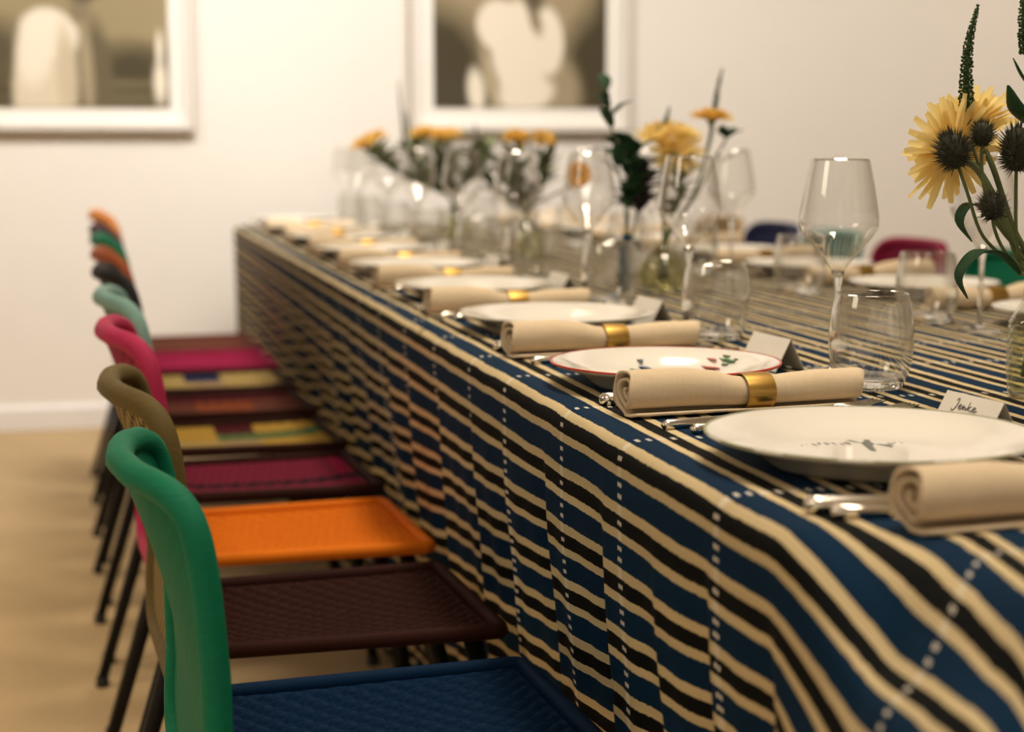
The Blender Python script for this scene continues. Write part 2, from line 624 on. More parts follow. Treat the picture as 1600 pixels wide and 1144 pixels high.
# ------------------------------------------------------------------ tablecloth
XE, XF, YE = 0.497, 1.723, 5.10
TZ = 0.750
COLS = [0.24, 0.45, 0.65, 0.85, 1.069, 1.298, 1.478, 1.707, 1.881, 2.09, 2.30, 2.52, 2.72, 2.93, 3.15, 3.36, 3.55, 3.78, 4.0, 4.2, 4.42, 4.63, 4.85, 5.06, 5.3, 5.6]
FOLDS = [0.955, 1.078, 1.20, 1.335, 1.53, 1.71, 1.86, 2.05, 2.26, 2.43, 2.66, 2.82, 3.05, 3.27, 3.45, 3.70, 3.90, 4.14, 4.33, 4.6, 4.82, 5.05, 5.3, 5.6]
FAMP = [0.6, 1.0, .35, .8, 1.0, .8, .6, 1.0, .7, .9, .6, 1.0, .8, .6, 1.0, .9, .6, .9, .7, 1.0, .8, .7, .9, .5]


def saw(u):
    """pleats: the cloth drifts inwards towards the viewer and folds back out at each crease"""
    for i in range(len(FOLDS) - 1):
        if FOLDS[i] <= u < FOLDS[i + 1]:
            w = FOLDS[i + 1] - FOLDS[i]
            p = (FOLDS[i + 1] - u) / w
            a = FAMP[i]
            if p < 0.86:
                q = p / 0.86
                return a * (0.35 * q + 0.65 * q * q)
            return a * (1 - smooth01((p - 0.86) / 0.14))
    return 0.0


def skirt(s, u):
    """inward offset and drop at arc distance s past the table edge"""
    k = smooth01(s / 0.30)
    inw = 0.105 * s * smooth01(s / .25) + (0.040 * k + 0.02 * smooth01((s - .25) / .4)) * (saw(u) - .5) + 0.003 * k * math.sin(u * 41 + s * 6) + 0.002 * k * math.sin(u * 97)
    return inw


ROLL = 0.022


def p_regular(u, v):
    """v = 0 where the outermost blue band of the top begins; positive towards the front hem"""
    e = v - 0.017                       # arc distance past the start of the roll
    if e <= 0:
        x = XE + ROLL - e * 1.0
        if x <= XF - ROLL:
            return Vector((x, u, TZ))
        s = x - (XF - ROLL)
        if s < ROLL * pi / 2:
            a = s / ROLL
            return Vector((XF - ROLL + ROLL * math.sin(a), u, TZ - ROLL * (1 - math.cos(a))))
        s -= ROLL * pi / 2
        return Vector((XF - 0.10 * s + 0.01 * smooth01(s / .3) * math.sin(u * 30), u, max(0.004, TZ - ROLL - s)))
    if e < ROLL * pi / 2:
        a = e / ROLL
        return Vector((XE + ROLL - ROLL * math.sin(a), u, TZ - ROLL * (1 - math.cos(a))))
    s = e - ROLL * pi / 2
    return Vector((XE + skirt(s, u), u, max(0.004, TZ - ROLL - s)))


# the slack, lifted corner at the viewer's end, as rows of points (v, point) at three places along the cloth
CV = [-0.20, -0.12, -0.069, -0.033, -0.005, 0.033, 0.06, 0.085, 0.30, 0.85]
C85 = [(.725, .85, .752), (.642, .845, .756), (.592, .835, .757), (.559, .81, .744), (.540, .80, .7215), (.516, .79, .693), (.497, .785, .682), (.482, .78, .665), (.40, .74, .47), (.34, .70, .004)]
C73 = [(.705, .765, .748), (.625, .765, .755), (.576, .765, .757), (.547, .737, .734), (.531, .72, .711), (.504, .71, .698), (.486, .705, .686), (.468, .70, .669), (.38, .66, .48), (.31, .62, .004)]


def interp(tab, v):
    if v <= CV[0]:
        p = Vector(tab[0])
        p.x += (CV[0] - v)
        return p
    for i in range(len(CV) - 1):
        if v <= CV[i + 1]:
            t = (v - CV[i]) / (CV[i + 1] - CV[i])
            a = Vector(tab[max(i - 1, 0)])
            b, c = Vector(tab[i]), Vector(tab[i + 1])
            d = Vector(tab[min(i + 2, len(tab) - 1)])
            h = CV[i + 1] - CV[i]
            m0 = (c - a) / (CV[i + 1] - CV[max(i - 1, 0)]) * h
            m1 = (d - b) / (CV[min(i + 2, len(CV) - 1)] - CV[i]) * h
            t2, t3 = t * t, t ** 3
            return b * (2 * t3 - 3 * t2 + 1) + m0 * (t3 - 2 * t2 + t) + c * (-2 * t3 + 3 * t2) + m1 * (t3 - t2)
    return Vector(tab[-1])


def p_corner(u, v):
    a, b = interp(C85, v), interp(C73, v)
    p = a + (b - a) * ((0.85 - u) / 0.12)
    if u < 0.73:
        p.z -= 3.2 * (0.73 - u) ** 2 * smooth01((p.z) / .3)
    if p.x > XF - 0.02:
        q = p_regular(u, v)
        p = Vector((q.x, p.y, min(p.z, q.z)))
    p.z = max(p.z, 0.004)
    return p


def p_cloth(u, v):
    if u >= 0.97:
        q = p_regular(min(u, YE - 0.0), v)
        if u > YE:
            d = u - YE
            r = 0.02
            a = min(d / r, pi / 2)
            q.y = YE + r * math.sin(a) + 0.006 * math.sin(v * 22)
            drop = r * (1 - math.cos(a)) + max(0, d - r * pi / 2)
            lim = TZ - q.z
            q.z = max(0.004, TZ - max(drop, lim))
        return q
    w = smooth01((0.962 - u) / 0.052)
    if w >= 1:
        return p_corner(u, v)
    return p_regular(u, v).lerp(p_corner(u, v), w)


def arange(a, b, st):
    return list(np.arange(a, b, st))


US = arange(0.22, 0.70, 0.03) + arange(0.70, 2.2, 0.006) + arange(2.2, 3.6, 0.012) + arange(3.6, YE, 0.02) + [YE, YE + .01, YE + .02, YE + .032, YE + .06, YE + .15, YE + .3, YE + .5, YE + .745]
VS = [-2.02, -1.8, -1.6, -1.45, -1.33, -1.27, -1.24, -1.232, -1.222, -1.212, -1.2] + arange(-1.17, -0.21, 0.05) + arange(-0.2, 0.097, 0.006) + arange(0.10, 0.42, 0.012) + arange(0.42, 0.765, 0.02) + [0.767]
verts, uvs, dots = [], [], []
for u in US:
    du = float(np.interp(u, COLS, range(len(COLS))))
    for v in VS:
        q = p_cloth(float(u), float(v))
        verts.append((1.00917 * q.x - .01448 * q.z + .01513, 1.18984 * q.y + .0705, q.z))
        uvs.append((u, v + PER * 40))
        dots.append((du + 0.02 * math.sin(v * 9), v))
nv = len(VS)
faces = [(i * nv + j, i * nv + j + 1, (i + 1) * nv + j + 1, (i + 1) * nv + j) for i in range(len(US) - 1) for j in range(nv - 1)]
tag(put('tablecloth', mesh('tablecloth', verts, faces, True, {'UVMap': uvs, 'dots': dots}), M['cloth']),
    'long indigo, black and cream striped woven tablecloth with white dashes, hanging to the floor', 'tablecloth')

# the table underneath
tb = empty('banquet_table', (1.13, 3.60, 0), 0, 'long banquet table hidden beneath the striped indigo cloth', 'table')
m = MB()
m.box((-.50, -2.36, .70), (.58, 2.52, .7435))
m.build('tabletop', M['hidden_wood'], tb, smooth=False)
for lx in (-.42, .48):
    for ly in (-1.9, 0, 2.3):
        m = MB()
        m.tube([(lx, ly, 0), (lx, ly, .70)], 0.025, 10)
        m.build('leg', M['black'], tb)


# ------------------------------------------------------------------ chairs
SEAT_X0, SEAT_X1, SEAT_HW, SEAT_Z = 0.098, 0.480, 0.172, 0.430


def seat_mesh():
    nx, ny = 110, 230
    vs, fs, uv = [], [], []
    for i in range(nx + 1):
        for j in range(ny + 1):
            a, b = i / nx, j / ny * 2 - 1
            x = SEAT_X0 + (SEAT_X1 - SEAT_X0) * a
            hw = SEAT_HW * (0.93 + 0.07 * a)
            y = hw * b
            edge = min(a, 1 - a) * (SEAT_X1 - SEAT_X0)
            edge = min(edge, hw - abs(y))
            sag = 0.016 * (1 - (2 * a - 1) ** 4) * (1 - b * b)
            row = (y + 0.2) / 0.0150
            ri = math.floor(row)
            fl = ((x - 0.0190 * ri) / 0.032) % 1.0
            cord = math.sqrt(max(0, 1 - (2 * (row - ri) - 1) ** 2 * 0.92))
            over = math.sin(pi * min(1, fl / 0.72)) if fl < 0.72 else -0.35
            z = SEAT_Z - 0.004 - sag + (0.0022 * cord + 0.0058 * over * cord - .0018) * smooth01((edge - .008) / 0.016)
            vs.append((x, y, z))
            uv.append((a, b * 0.5 + 0.5))
    n = ny + 1
    for i in range(nx):
        for j in range(ny):
            fs.append((i * n + j, (i + 1) * n + j, (i + 1) * n + j + 1, i * n + j + 1))
    return mesh('seat', vs, fs, True, {'UVMap': uv})


def seat_frame_mesh():
    m = MB()
    pts = []
    x0, x1, h0, h1, r = SEAT_X0, SEAT_X1, SEAT_HW * .93, SEAT_HW, 0.03
    for cx, cy, a0 in ((x1 - .012, h1 - .012, 0), (x0 + r, h0 - r, 90), (x0 + r, -h0 + r, 180), (x1 - .012, -h1 + .012, 270)):
        rr = .012 if a0 in (0, 270) else r
        for k in range(5):
            a = math.radians(a0 + k * 22.5)
            px, py = cx + rr * math.cos(a), cy + rr * math.sin(a)
            pts.append((px, py, SEAT_Z - .004))
    # straight runs get mid points so that the front bar can sag a little
    full = []
    for i, p in enumerate(pts):
        q = pts[(i + 1) % len(pts)]
        full.append(p)
        if (Vector(p) - Vector(q)).length > 0.08:
            for t in (.25, .5, .75):
                full.append(tuple(Vector(p).lerp(Vector(q), t)))
    m.tube(full, 0.0105, 8, closed=True)
    return mesh('seat_frame', m.v, m.f)


BZ0, BH, BHW, BDEPTH, BLEAN = 0.385, 0.357, 0.182, 0.052, 0.066
NSUP = 7.0


def back_pt(a, h, off=0.0):
    return (.009 + BLEAN * (1 - (1 - min((1 - h) / .72, 1)) ** 1.6) + BDEPTH * h ** 1.9 * abs(a) ** 2.2 + off, BHW * a, BZ0 + BH * h)


def sup(t):
    c, s = math.cos(t), math.sin(t)
    return (math.copysign(abs(c) ** (2 / NSUP), c), math.copysign(abs(s) ** (2 / NSUP), s))


def back_meshes():
    n, rings = 72, 16
    vs, fs, uv = [], [], []
    for off in (0.004, -0.004):
        base = len(vs)
        for r in range(rings + 1):
            for k in range(n):
                ca, sa = sup(2 * pi * k / n)
                q = r / rings
                a, h = ca * q, 0.5 + 0.5 * sa * q
                vs.append(back_pt(a, h, off))
                uv.append((a * 0.5 + 0.5, h))
        for r in range(rings):
            for k in range(n):
                l = (k + 1) % n
                f = (base + r * n + k, base + r * n + l, base + (r + 1) * n + l, base + (r + 1) * n + k)
                fs.append(f if off > 0 else f[::-1])
    m1 = mesh('backrest', vs, fs, True, {'UVMap': uv})
    m = MB()
    path = []
    for k in range(120):
        ca, sa = sup(2 * pi * k / 120)
        path.append(back_pt(ca, 0.5 + 0.5 * sa))
    m.tube(path, 0.0145, 10, closed=True)
    m2 = mesh('back_rim', m.v, m.f)
    return m1, m2


ME_SEAT, ME_SFRAME = seat_mesh(), seat_frame_mesh()
ME_BACK, ME_RIM = back_meshes()


def leg_meshes():
    rear, front, ferrule = MB(), MB(), MB()
    rear.tube([(.112, 0, .418), (.085, .002, .30), (.0, .012, .014)], [.0125, .0125, .0105], 10)
    front.tube([(.450, .012, .408), (.498, .006, .22), (.530, .006, .014)], [.0125, .0125, .0105], 10)
    return mesh('rear_leg', rear.v, rear.f), mesh('front_leg', front.v, front.f)


ME_RLEG, ME_FLEG = leg_meshes()
fm = MB()
fm.lathe([(0, 0), (.0125, 0), (.0132, .006), (.012, .02), (0, .02)], 10)
ME_FOOT = mesh('foot_cap', fm.v, fm.f)


def cord_mat(name, cols, rough=0.62, scale=1.0, weave=0.5):
    """cols: one colour, or rows [(v_end, [(u_end, colour), ...]), ...] of woven colour fields"""
    t = NT(name)
    uv = t.n('ShaderNodeUVMap', uv_map='UVMap').outputs[0]
    u, v, _ = t.sep(uv)
    if isinstance(cols, tuple):
        c = cols
    else:
        c = None
        for v_end, fields in cols:
            rowc = None
            for u_end, colr in fields:
                rowc = colr if rowc is None else t.mix(t.math('GREATER_THAN', u, prev), rowc, colr)
                prev = u_end
            c = rowc if c is None else t.mix(t.math('GREATER_THAN', v, vprev), c, rowc)
            vprev = v_end
    nz = t.noise(1, 3, t.scaled(uv, (60, 160, 1)))
    sc = t.n('ShaderNodeVectorMath', operation='SCALE')
    t.put(sc.inputs[0], c)
    t.put(sc.inputs[3], t.math('ADD', t.math('MULTIPLY', nz, 0.6), 0.7))
    return t.set(sc.outputs[0], rough, Specular_IOR_Level=0.04)


def back_mat(name, colr, bump=0.7, tint=None):
    t = NT(name)
    uv = t.n('ShaderNodeUVMap', uv_map='UVMap').outputs[0]
    u, v, _ = t.sep(uv)
    row = t.math('MULTIPLY', u, 34)
    fr = t.math('FRACT', t.math('ADD', t.math('MULTIPLY', v, 14), t.math('MULTIPLY', t.math('FLOOR', row), 0.33)))
    w = t.math('MULTIPLY', t.math('SINE', t.math('MULTIPLY', fr, pi)), t.math('SINE', t.math('MULTIPLY', t.math('FRACT', row), pi)))
    t.bump(w, bump, 0.004)
    dk = 0.85 if bump < .2 else 0.45
    dark = tuple(x * dk for x in colr[:3]) + (1,)
    return t.set(t.mix(w, dark, tint or colr), 0.7, Specular_IOR_Level=0.15)


def rim_mat(name, colr):
    t = NT(name)
    c = t.coord()
    f = t.noise(1, 2, t.scaled(c, (60, 60, 420)))
    g = t.noise(18, 2, c)
    t.bump(f, 0.35, 0.002)
    d = tuple(x * 0.72 for x in colr[:3]) + (1,)
    return t.set(t.mix(t.math('MULTIPLY', t.math('ADD', f, g), 0.5), d, tuple(min(1, x * 1.25) for x in colr[:3]) + (1,)), 0.65, Specular_IOR_Level=0.2)


K = dict(green=(0.002, 0.155, 0.080, 1), blue=(0.003, 0.018, 0.055, 1), olive=(0.115, 0.083, 0.026, 1), brown=(0.030, 0.010, 0.008, 1),
         pink=(0.40, 0.022, 0.085, 1), orange=(0.66, 0.165, 0.010, 1), teal=(0.20, 0.36, 0.33, 1), wine=(0.17, 0.016, 0.04, 1), ink=(0.012, 0.012, 0.014, 1),
         yellow=(0.44, 0.28, 0.055, 1), straw=(0.40, 0.29, 0.11, 1), maroon=(0.075, 0.012, 0.016, 1), rust=(0.34, 0.085, 0.026, 1), sand=(0.36, 0.25, 0.13, 1),
         plum=(0.055, 0.022, 0.035, 1), magenta=(0.30, 0.016, 0.065, 1), amber=(0.62, 0.24, 0.06, 1), cocoa=(0.13, 0.045, 0.03, 1), navy=(0.02, 0.025, 0.075, 1))

SEATS = {
    'blue': K['blue'], 'brown': K['brown'], 'orange': K['orange'],
    'wine': [(.10, [(1, K['ink'])]), (.42, [(.93, K['wine']), (1, K['wine'])]), (.54, [(1, K['ink'])]), (1, [(.9, K['wine']), (1, K['magenta'])])],
    'patch': [(.10, [(.45, K['straw']), (.75, K['maroon']), (1, K['yellow'])]), (.58, [(.42, K['straw']), (.62, K['sand']), (1, K['yellow'])]),
              (.76, [(.40, K['yellow']), (.90, (.10, .15, .06, 1)), (1, K['green'])]), (1, [(.40, K['yellow']), (.62, K['maroon']), (1, K['yellow'])])],
    'rust': [(.12, [(1, K['plum'])]), (.8, [(.35, K['cocoa']), (.7, (.22, .06, .024, 1)), (1, K['cocoa'])]), (1, [(1, K['maroon'])])],
    'sand': [(.40, [(.32, K['sand']), (.6, K['cocoa']), (1, K['plum'])]), (.72, [(.4, K['straw']), (.62, K['sand']), (1, K['straw'])]), (1, [(.35, K['straw']), (.6, K['navy']), (1, K['straw'])])],
    'magenta': K['magenta'], 'cocoa': K['cocoa']}
SEATM = {k: cord_mat('woven_cord_' + k, v) for k, v in SEATS.items()}
BACKM, RIMM = {}, {}


def bm_(k):
    if k not in BACKM:
        BACKM[k] = back_mat('woven_back_' + k, K[k], 0.06 if k == 'green' else 0.8, K['straw'] if k == 'olive' else None)
        RIMM[k] = rim_mat('wrapped_rim_' + k, K[k])
    return BACKM[k], RIMM[k]


def make_chair():
    root = empty('woven_chair', (0, 0, 0))
    put('seat', ME_SEAT, SEATM['blue'], root)
    put('seat_frame', ME_SFRAME, SEATM['blue'], root)
    put('backrest', ME_BACK, None, root)
    put('back_rim', ME_RIM, None, root)
    for s in (-1, 1):
        a = put('leg', ME_RLEG, M['black'], root, loc=(0, s * .152, 0))
        put('foot_cap', ME_FOOT, M['rubber'], a, loc=(0, .012, 0))
        b = put('leg', ME_FLEG, M['black'], root, loc=(0, s * .145, 0))
        put('foot_cap', ME_FOOT, M['rubber'], b, loc=(.530, .006, 0))
    return root


ME_BACK.materials.append(M['black'])
ME_RIM.materials.append(M['black'])
proto = None


def slot(o, mat):
    o.material_slots[0].link = 'OBJECT'
    o.material_slots[0].material = mat


def chair(x, y, rz, back, seat, label, group, lift=1.0):
    global proto
    if proto is None:
        proto = make_chair()
        c = proto
    else:
        c = copy_tree(proto)
    cx = 0.29 if rz == 0 else -0.29
    q = LAY((x + cx, y, .43))
    c.location = (q.x - cx * math.cos(TURN), q.y - cx * math.sin(TURN), 0)
    c.rotation_euler = (0, 0, rz + TURN)
    tag(c, label, 'chair', group)
    b, r = bm_(back)
    for ch in c.children:
        nm = ch.name.split('.')[0]
        if nm == 'seat':
            slot(ch, SEATM[seat])
        elif nm == 'seat_frame':
            slot(ch, SEATM[seat] if isinstance(SEATS[seat], tuple) else SEATM['brown'])
        elif nm == 'backrest':
            slot(ch, b)
            ch.scale.z = lift
        elif nm == 'back_rim':
            slot(ch, r)
            ch.scale.z = lift
    return c


G1 = 'woven chairs tucked in along the front of the table'
NEAR = [
    (1.420, 'green', 'blue', 'woven chair with smooth emerald green back and dark blue seat', .982),
    (1.828, 'olive', 'brown', 'woven chair with olive back and dark brown ridged seat, behind the emerald one', .993),
    (2.224, 'pink', 'orange', 'woven chair with raspberry pink back rim and bright orange seat', 1.02),
    (2.612, 'teal', 'wine', 'woven chair with pale teal back and wine red seat striped black', 1.035),
    (2.995, 'ink', 'patch', 'woven chair with patchwork seat of yellow, green and maroon and black back', 1.05),
    (3.375, 'rust', 'rust', 'woven chair with rusty orange-brown seat edged in dark plum', 1.06),
    (3.715, 'green', 'sand', 'woven chair with straw, tan and plum block seat and a green back', 1.075),
    (4.075, 'plum', 'magenta', 'woven chair with plain magenta pink seat far down the row', 1.08),
    (4.440, 'amber', 'cocoa', 'woven chair with tall amber back and cocoa seat at the far row end', 1.11)]
for y, b, s, lab, lift in NEAR:
    chair(0.004 if b == 'green' and s == 'blue' else 0.0, y, 0.0, b, s, lab, G1, lift)
G2 = 'woven chairs along the far side of the table'
for y, b, s, lab in ((2.99, 'green', 'brown', 'dark green chair back showing above the far table edge behind the leaves'),
                     (3.44, 'magenta', 'wine', 'crimson pink chair back showing across the table'),
                     (3.87, 'teal', 'rust', 'teal chair back seen across the table through the wine glass bowl'),
                     (4.27, 'navy', 'brown', 'dark navy and brown chair back across the table'),
                     (4.68, 'sand', 'cocoa', 'tan chair back across the table behind the glasses')):
    chair(2.225, y, pi, b, s, lab, G2, 1.03)


# ------------------------------------------------------------------ place settings
def plate_mesh(R, ripple=0.0):
    m = MB()
    prof = [(0, .0085), (.35 * R, .0085), (.52 * R, .0092), (.62 * R, .0130), (.70 * R, .0185), (.85 * R, .0255), (.975 * R, .0298), (R, .0302), (1.0 * R, .0282),
            (.97 * R, .0258), (.84 * R, .0205), (.72 * R, .0125), (.64 * R, .0040), (.61 * R, .0000), (.58 * R, .0000), (.56 * R, .0030), (0, .0030)]
    m.lathe(prof, 72, mod=(lambda a, z: 1 + ripple * math.cos(12 * a) * (1 if z > .012 else 0)) if ripple else None)
    return mesh('plate_body', m.v, m.f)


def rim_line(R, mat, parent, name='rim_line'):
    m = MB()
    m.lathe([(R * .982, .03015), (R * 1.0006, .0305), (R * 1.002, .0293), (R * 1.0005, .0280)], 72)
    return m.build(name, mat, parent)


ME_P1, ME_P2 = plate_mesh(.1525, .004), plate_mesh(.140)
GP1, GP2 = 'dinner plates along the front of the table', 'dinner plates along the far side of the table'
ORD = ['first', 'second', 'third', 'fourth', 'fifth', 'sixth', 'seventh', 'eighth', 'ninth']


def blot(m, x, y, z, pts):
    o = len(m.v)
    m.add([(x + a, y + b, z) for a, b in pts], [tuple(range(len(pts)))])


def flat_ellipse(m, x, y, z, rx, ry, rot=0, n=9):
    ca, sa = math.cos(rot), math.sin(rot)
    m.add([(x + rx * math.cos(2 * pi * k / n) * ca - ry * math.sin(2 * pi * k / n) * sa, y + rx * math.cos(2 * pi * k / n) * sa + ry * math.sin(2 * pi * k / n) * ca, z) for k in range(n)],
          [tuple(range(n))])


def plate_surface(r, R):
    xs = [0, .35, .52, .62, .70, .85, .975, 1]
    zs = [.0085, .0085, .0092, .0130, .0185, .0255, .0298, .0302]
    return float(np.interp(r / R, xs, zs)) + .0005


def plate(x, y, z, me, label, group):
    o = put('dinner_plate', me, M['porcelain'], loc=LAY((x, y, z)))
    tag(o, label, 'plate', group)
    return o


TT = TZ + 0.0008
p1 = plate(.683, 1.135, TT, ME_P1, 'large cream plate with a small dark bird motif, first in the front row', GP1)
rim_line(.1525, M['sage_glaze'], p1, 'rim_line')
bm = MB()
z0 = plate_surface(.03, .1525)
# bird: body, two wings, tail
bx, by = .022, .052
flat_ellipse(bm, bx, by, z0, .0050, .008, .25)
bm.add([(bx - .003, by, z0 + .0001), (bx + .003, by - .003, z0 + .0001), (bx + .020, by + .048, z0 + .0001), (bx + .016, by + .048, z0 + .0001)], [(0, 1, 2, 3)])
bm.add([(bx - .004, by + .006, z0 + .0002), (bx + .001, by - .005, z0 + .0002), (bx - .010, by - .040, z0 + .0002), (bx - .013, by - .033, z0 + .0002)], [(0, 1, 2, 3)])
bm.add([(bx + .005, by - .002, z0), (bx + .014, by - .026, z0), (bx + .017, by - .014, z0)], [(0, 1, 2)])
bm.add([(bx - .005, by + .002, z0), (bx - .015, by + .018, z0), (bx - .010, by + .024, z0)], [(0, 1, 2)])
put('bird_motif', mesh('bird_motif', bm.v, bm.f, False), M['grey_glaze'], p1)
bm = MB()
rr = random.Random(3)
for k in range(8):
    fx = -.044 + k * .0068
    flat_ellipse(bm, fx, .060 - .10 * (fx + .04) + rr.uniform(-.005, .005), z0, rr.uniform(.0008, .0024), rr.uniform(.003, .008), rr.uniform(-.25, .25), 6)
for k in range(4):
    fx = .042 + k * .0062
    flat_ellipse(bm, fx, .048 - .10 * (fx - .02) + rr.uniform(-.005, .005), z0, rr.uniform(.0008, .0024), rr.uniform(.003, .009), rr.uniform(-.25, .25), 6)
put('sprig_motif', mesh('sprig_motif', bm.v, bm.f, False), M['grey_glaze'], p1)

p2 = plate(.668, 1.588, TT, ME_P2, 'cream plate with red rim and red, green and blue sprigs', GP1)
rim_line(.140, M['red_glaze'], p2)


def sprig(parent, cx, cy, R, items):
    for nm, mat, blobs in items:
        m_ = MB()
        for (dx, dy, rx, ry, ro) in blobs:
            dy *= 2.2
            zz = plate_surface(math.hypot(cx + dx, cy + dy), R) + rr.uniform(0.0004, .0009)
            flat_ellipse(m_, cx + dx, cy + dy, zz, rx, ry * 2.4, ro * .3, 8)
        put(nm, mesh(nm, m_.v, m_.f, False), mat, parent)


sprig(p2, -.002, .070, .140, [('blue_blossom', M['blue_glaze'], [(0, .004, .006, .008, .3), (.004, -.001, .005, .005, 0), (.001, .012, .004, .005, 0)]),
                              ('green_sprig', M['green_glaze'], [(-.012, -.004, .006, .003, .5), (-.017, 0, .003, .003, 0), (.008, -.006, .010, .0018, -.1), (.016, -.007, .005, .0018, .2)])])
sprig(p2, .085, .040, .140, [('red_blossom', M['red_glaze'], [(-.012, .003, .006, .008, .4), (-.016, -.004, .006, .005, 0), (-.002, .010, .004, .006, .2), (-.006, -.003, .003, .004, 0)]),
                             ('green_sprig', M['green_glaze'], [(.012, .002, .006, .009, .3), (.016, .008, .004, .004, 0), (.005, -.003, .004, .003, .4), (.020, -.002, .003, .002, 0)])])
for k in range(2, 9):
    plate(.70, 1.135 + .485 * k - (.0 if k > 1 else 0), TT, ME_P1, 'plain cream dinner plate, %s from the camera in the front row' % ORD[k], GP1)
for k in range(0, 7):
    plate(1.53, 1.92 + .455 * k, TT, ME_P2, 'plain cream dinner plate, %s from the camera in the far row' % ORD[k], GP2)


# napkins
def napkin_meshes(L=0.285):
    th, turns = 0.0034, 2.35
    path = []
    n = 58
    for i in range(n + 1):
        t = i / n
        ang = -pi / 2 + 2 * pi * turns * (1 - t)
        r = 0.0045 + 0.0205 * t ** 0.9
        path.append(Vector((math.cos(ang) * r * 1.0, 0.0262 + math.sin(ang) * r * 1.02)))
    path += [Vector((-.010, .0012)), Vector((-.020, .0022)), Vector((-.028, .0048))]
    prof_o, prof_i = [], []
    for i, p in enumerate(path):
        tg = (path[min(i + 1, len(path) - 1)] - path[max(i - 1, 0)]).normalized()
        nr = Vector((-tg.y, tg.x))
        prof_o.append(p - nr * th * .5)
        prof_i.append(p + nr * th * .5)
    loop = prof_o + prof_i[::-1]
    m = len(path)
    nl = len(loop)
    st = [0, .004, .03, .07, .105, .130, .142, .155, .168, .182, .20, .23, .26, L - .004, L]
    vs, fs = [], []
    rg = random.Random(5)
    for x in st:
        d = abs(x - .155)
        sc = 0.74 + 0.26 * smooth01((d - .014) / .06) * (1 if x < .155 else .30)
        for q in loop:
            wv = 1 + 0.025 * math.sin(q.y * 90 + x * 37)
            vs.append((x + (0.003 * math.sin(q.x * 150 + q.y * 60) if x in (0, L) else 0), q.x * (0.84 + .16 * (sc - .74) / .26) * wv, max(q.y, .0009) * sc))
    for i in range(len(st) - 1):
        for k in range(nl):
            l = (k + 1) % nl
            fs.append((i * nl + k, i * nl + l, (i + 1) * nl + l, (i + 1) * nl + k))
    for i in (0, len(st) - 1):
        for k in range(m - 1):
            f = (i * nl + k, i * nl + k + 1, i * nl + nl - 2 - k, i * nl + nl - 1 - k)
            fs.append(f if i else f[::-1])
    me = mesh('napkin', vs, fs)
    r = MB()
    R0, zc, hw = .0232, .0200, .0165
    r.lathe([(R0, -hw), (R0 + .0006, -hw * .5), (R0 + .0007, 0), (R0 + .0006, hw * .5), (R0, hw)], 48)
    r.lathe([(R0, hw), (R0 - .0012, hw)], 48)
    r.lathe([(R0 - .0012, hw), (R0 - .0012, -hw)], 48)
    r.lathe([(R0 - .0012, -hw), (R0, -hw)], 48)
    v2 = [(.155 + z, x * 1.0, zc + y * .87) for x, y, z in r.v]
    return me, mesh('napkin_ring', v2, r.f)


ME_NAP, ME_RING = napkin_meshes()
nap_proto = empty('rolled_napkin', (0, 0, 0))
put('linen_roll', ME_NAP, M['linen'], nap_proto)
put('napkin_ring', ME_RING, M['gold'], nap_proto)
nap_used = False


def napkin(x, y, rz, label, group, z=TT):
    global nap_used
    c = nap_proto if not nap_used else copy_tree(nap_proto)
    nap_used = True
    c.location = LAY((x, y, z))
    c.rotation_euler = (0, 0, rz + SWING)
    return tag(c, label, 'napkin', group)


GN1, GN2 = 'rolled napkins along the front of the table', 'rolled napkins along the far side of the table'
NY = [.912, 1.415, 1.855, 2.335, 2.79, 3.235, 3.69, 4.15, 4.60]
for k, y in enumerate(NY):
    napkin(.548 + (.036 if k == 0 else 0), y, [.02, .015, .05, .0, .03, -.02, .01, .03, 0][k],
           'rolled cream linen napkin in gold ring, %s from the camera in the front row' % ORD[k], GN1, TT + (.003 if k == 0 else 0))
for k in range(8):
    napkin(1.69, 1.70 + .455 * k, pi + [.02, -.03, .0, .02, .03, 0, .02, 0][k], 'rolled cream linen napkin in gold ring, %s from the camera in the far row' % ORD[k], GN2)


# cutlery, lying along +x with the handle end at the origin
def fork_mesh():
    m = MB()
    m.tube([(0, 0, .0035), (.004, 0, .004), (.03, 0, .0038), (.08, 0, .0035), (.115, 0, .0045), (.135, 0, .006)], [.0035, .0058, .0050, .0032, .0026, .0028], 8)
    m.add([(.130, -.003, .0048), (.150, -.0115, .0035), (.168, -.0115, .0030), (.168, .0115, .0030), (.150, .0115, .0035), (.130, .003, .0048),
           (.130, -.003, .0072), (.150, -.0115, .0055), (.168, -.0115, .0048), (.168, .0115, .0048), (.150, .0115, .0055), (.130, .003, .0072)],
          [(0, 5, 4, 3, 2, 1), (6, 7, 8, 9, 10, 11)] + [(i, (i + 1) % 6, 6 + (i + 1) % 6, 6 + i) for i in range(6)])
    for y in (-.0098, -.0033, .0033, .0098):
        m.tube([(.166, y, .0038), (.185, y, .0040), (.207, y, .0072)], [.0018, .0016, .0008], 6)
    return mesh('dinner_fork', m.v, m.f)


def knife_mesh():
    m = MB()
    m.tube([(0, 0, .006), (.003, 0, .006), (.012, 0, .006), (.05, 0, .006), (.09, 0, .006), (.098, 0, .006)], [.004, .0074, .0080, .0066, .0056, .003], 10)
    o = [(.095, -.004), (.15, -.009), (.20, -.009), (.222, -.003), (.228, .003), (.095, .004)]
    n = len(o)
    m.add([(x, y, .0045) for x, y in o] + [(x, y, .0062) for x, y in o], [tuple(range(n))[::-1], tuple(range(n, 2 * n))] + [(i, (i + 1) % n, n + (i + 1) % n, n + i) for i in range(n)])
    return mesh('dinner_knife', m.v, m.f)


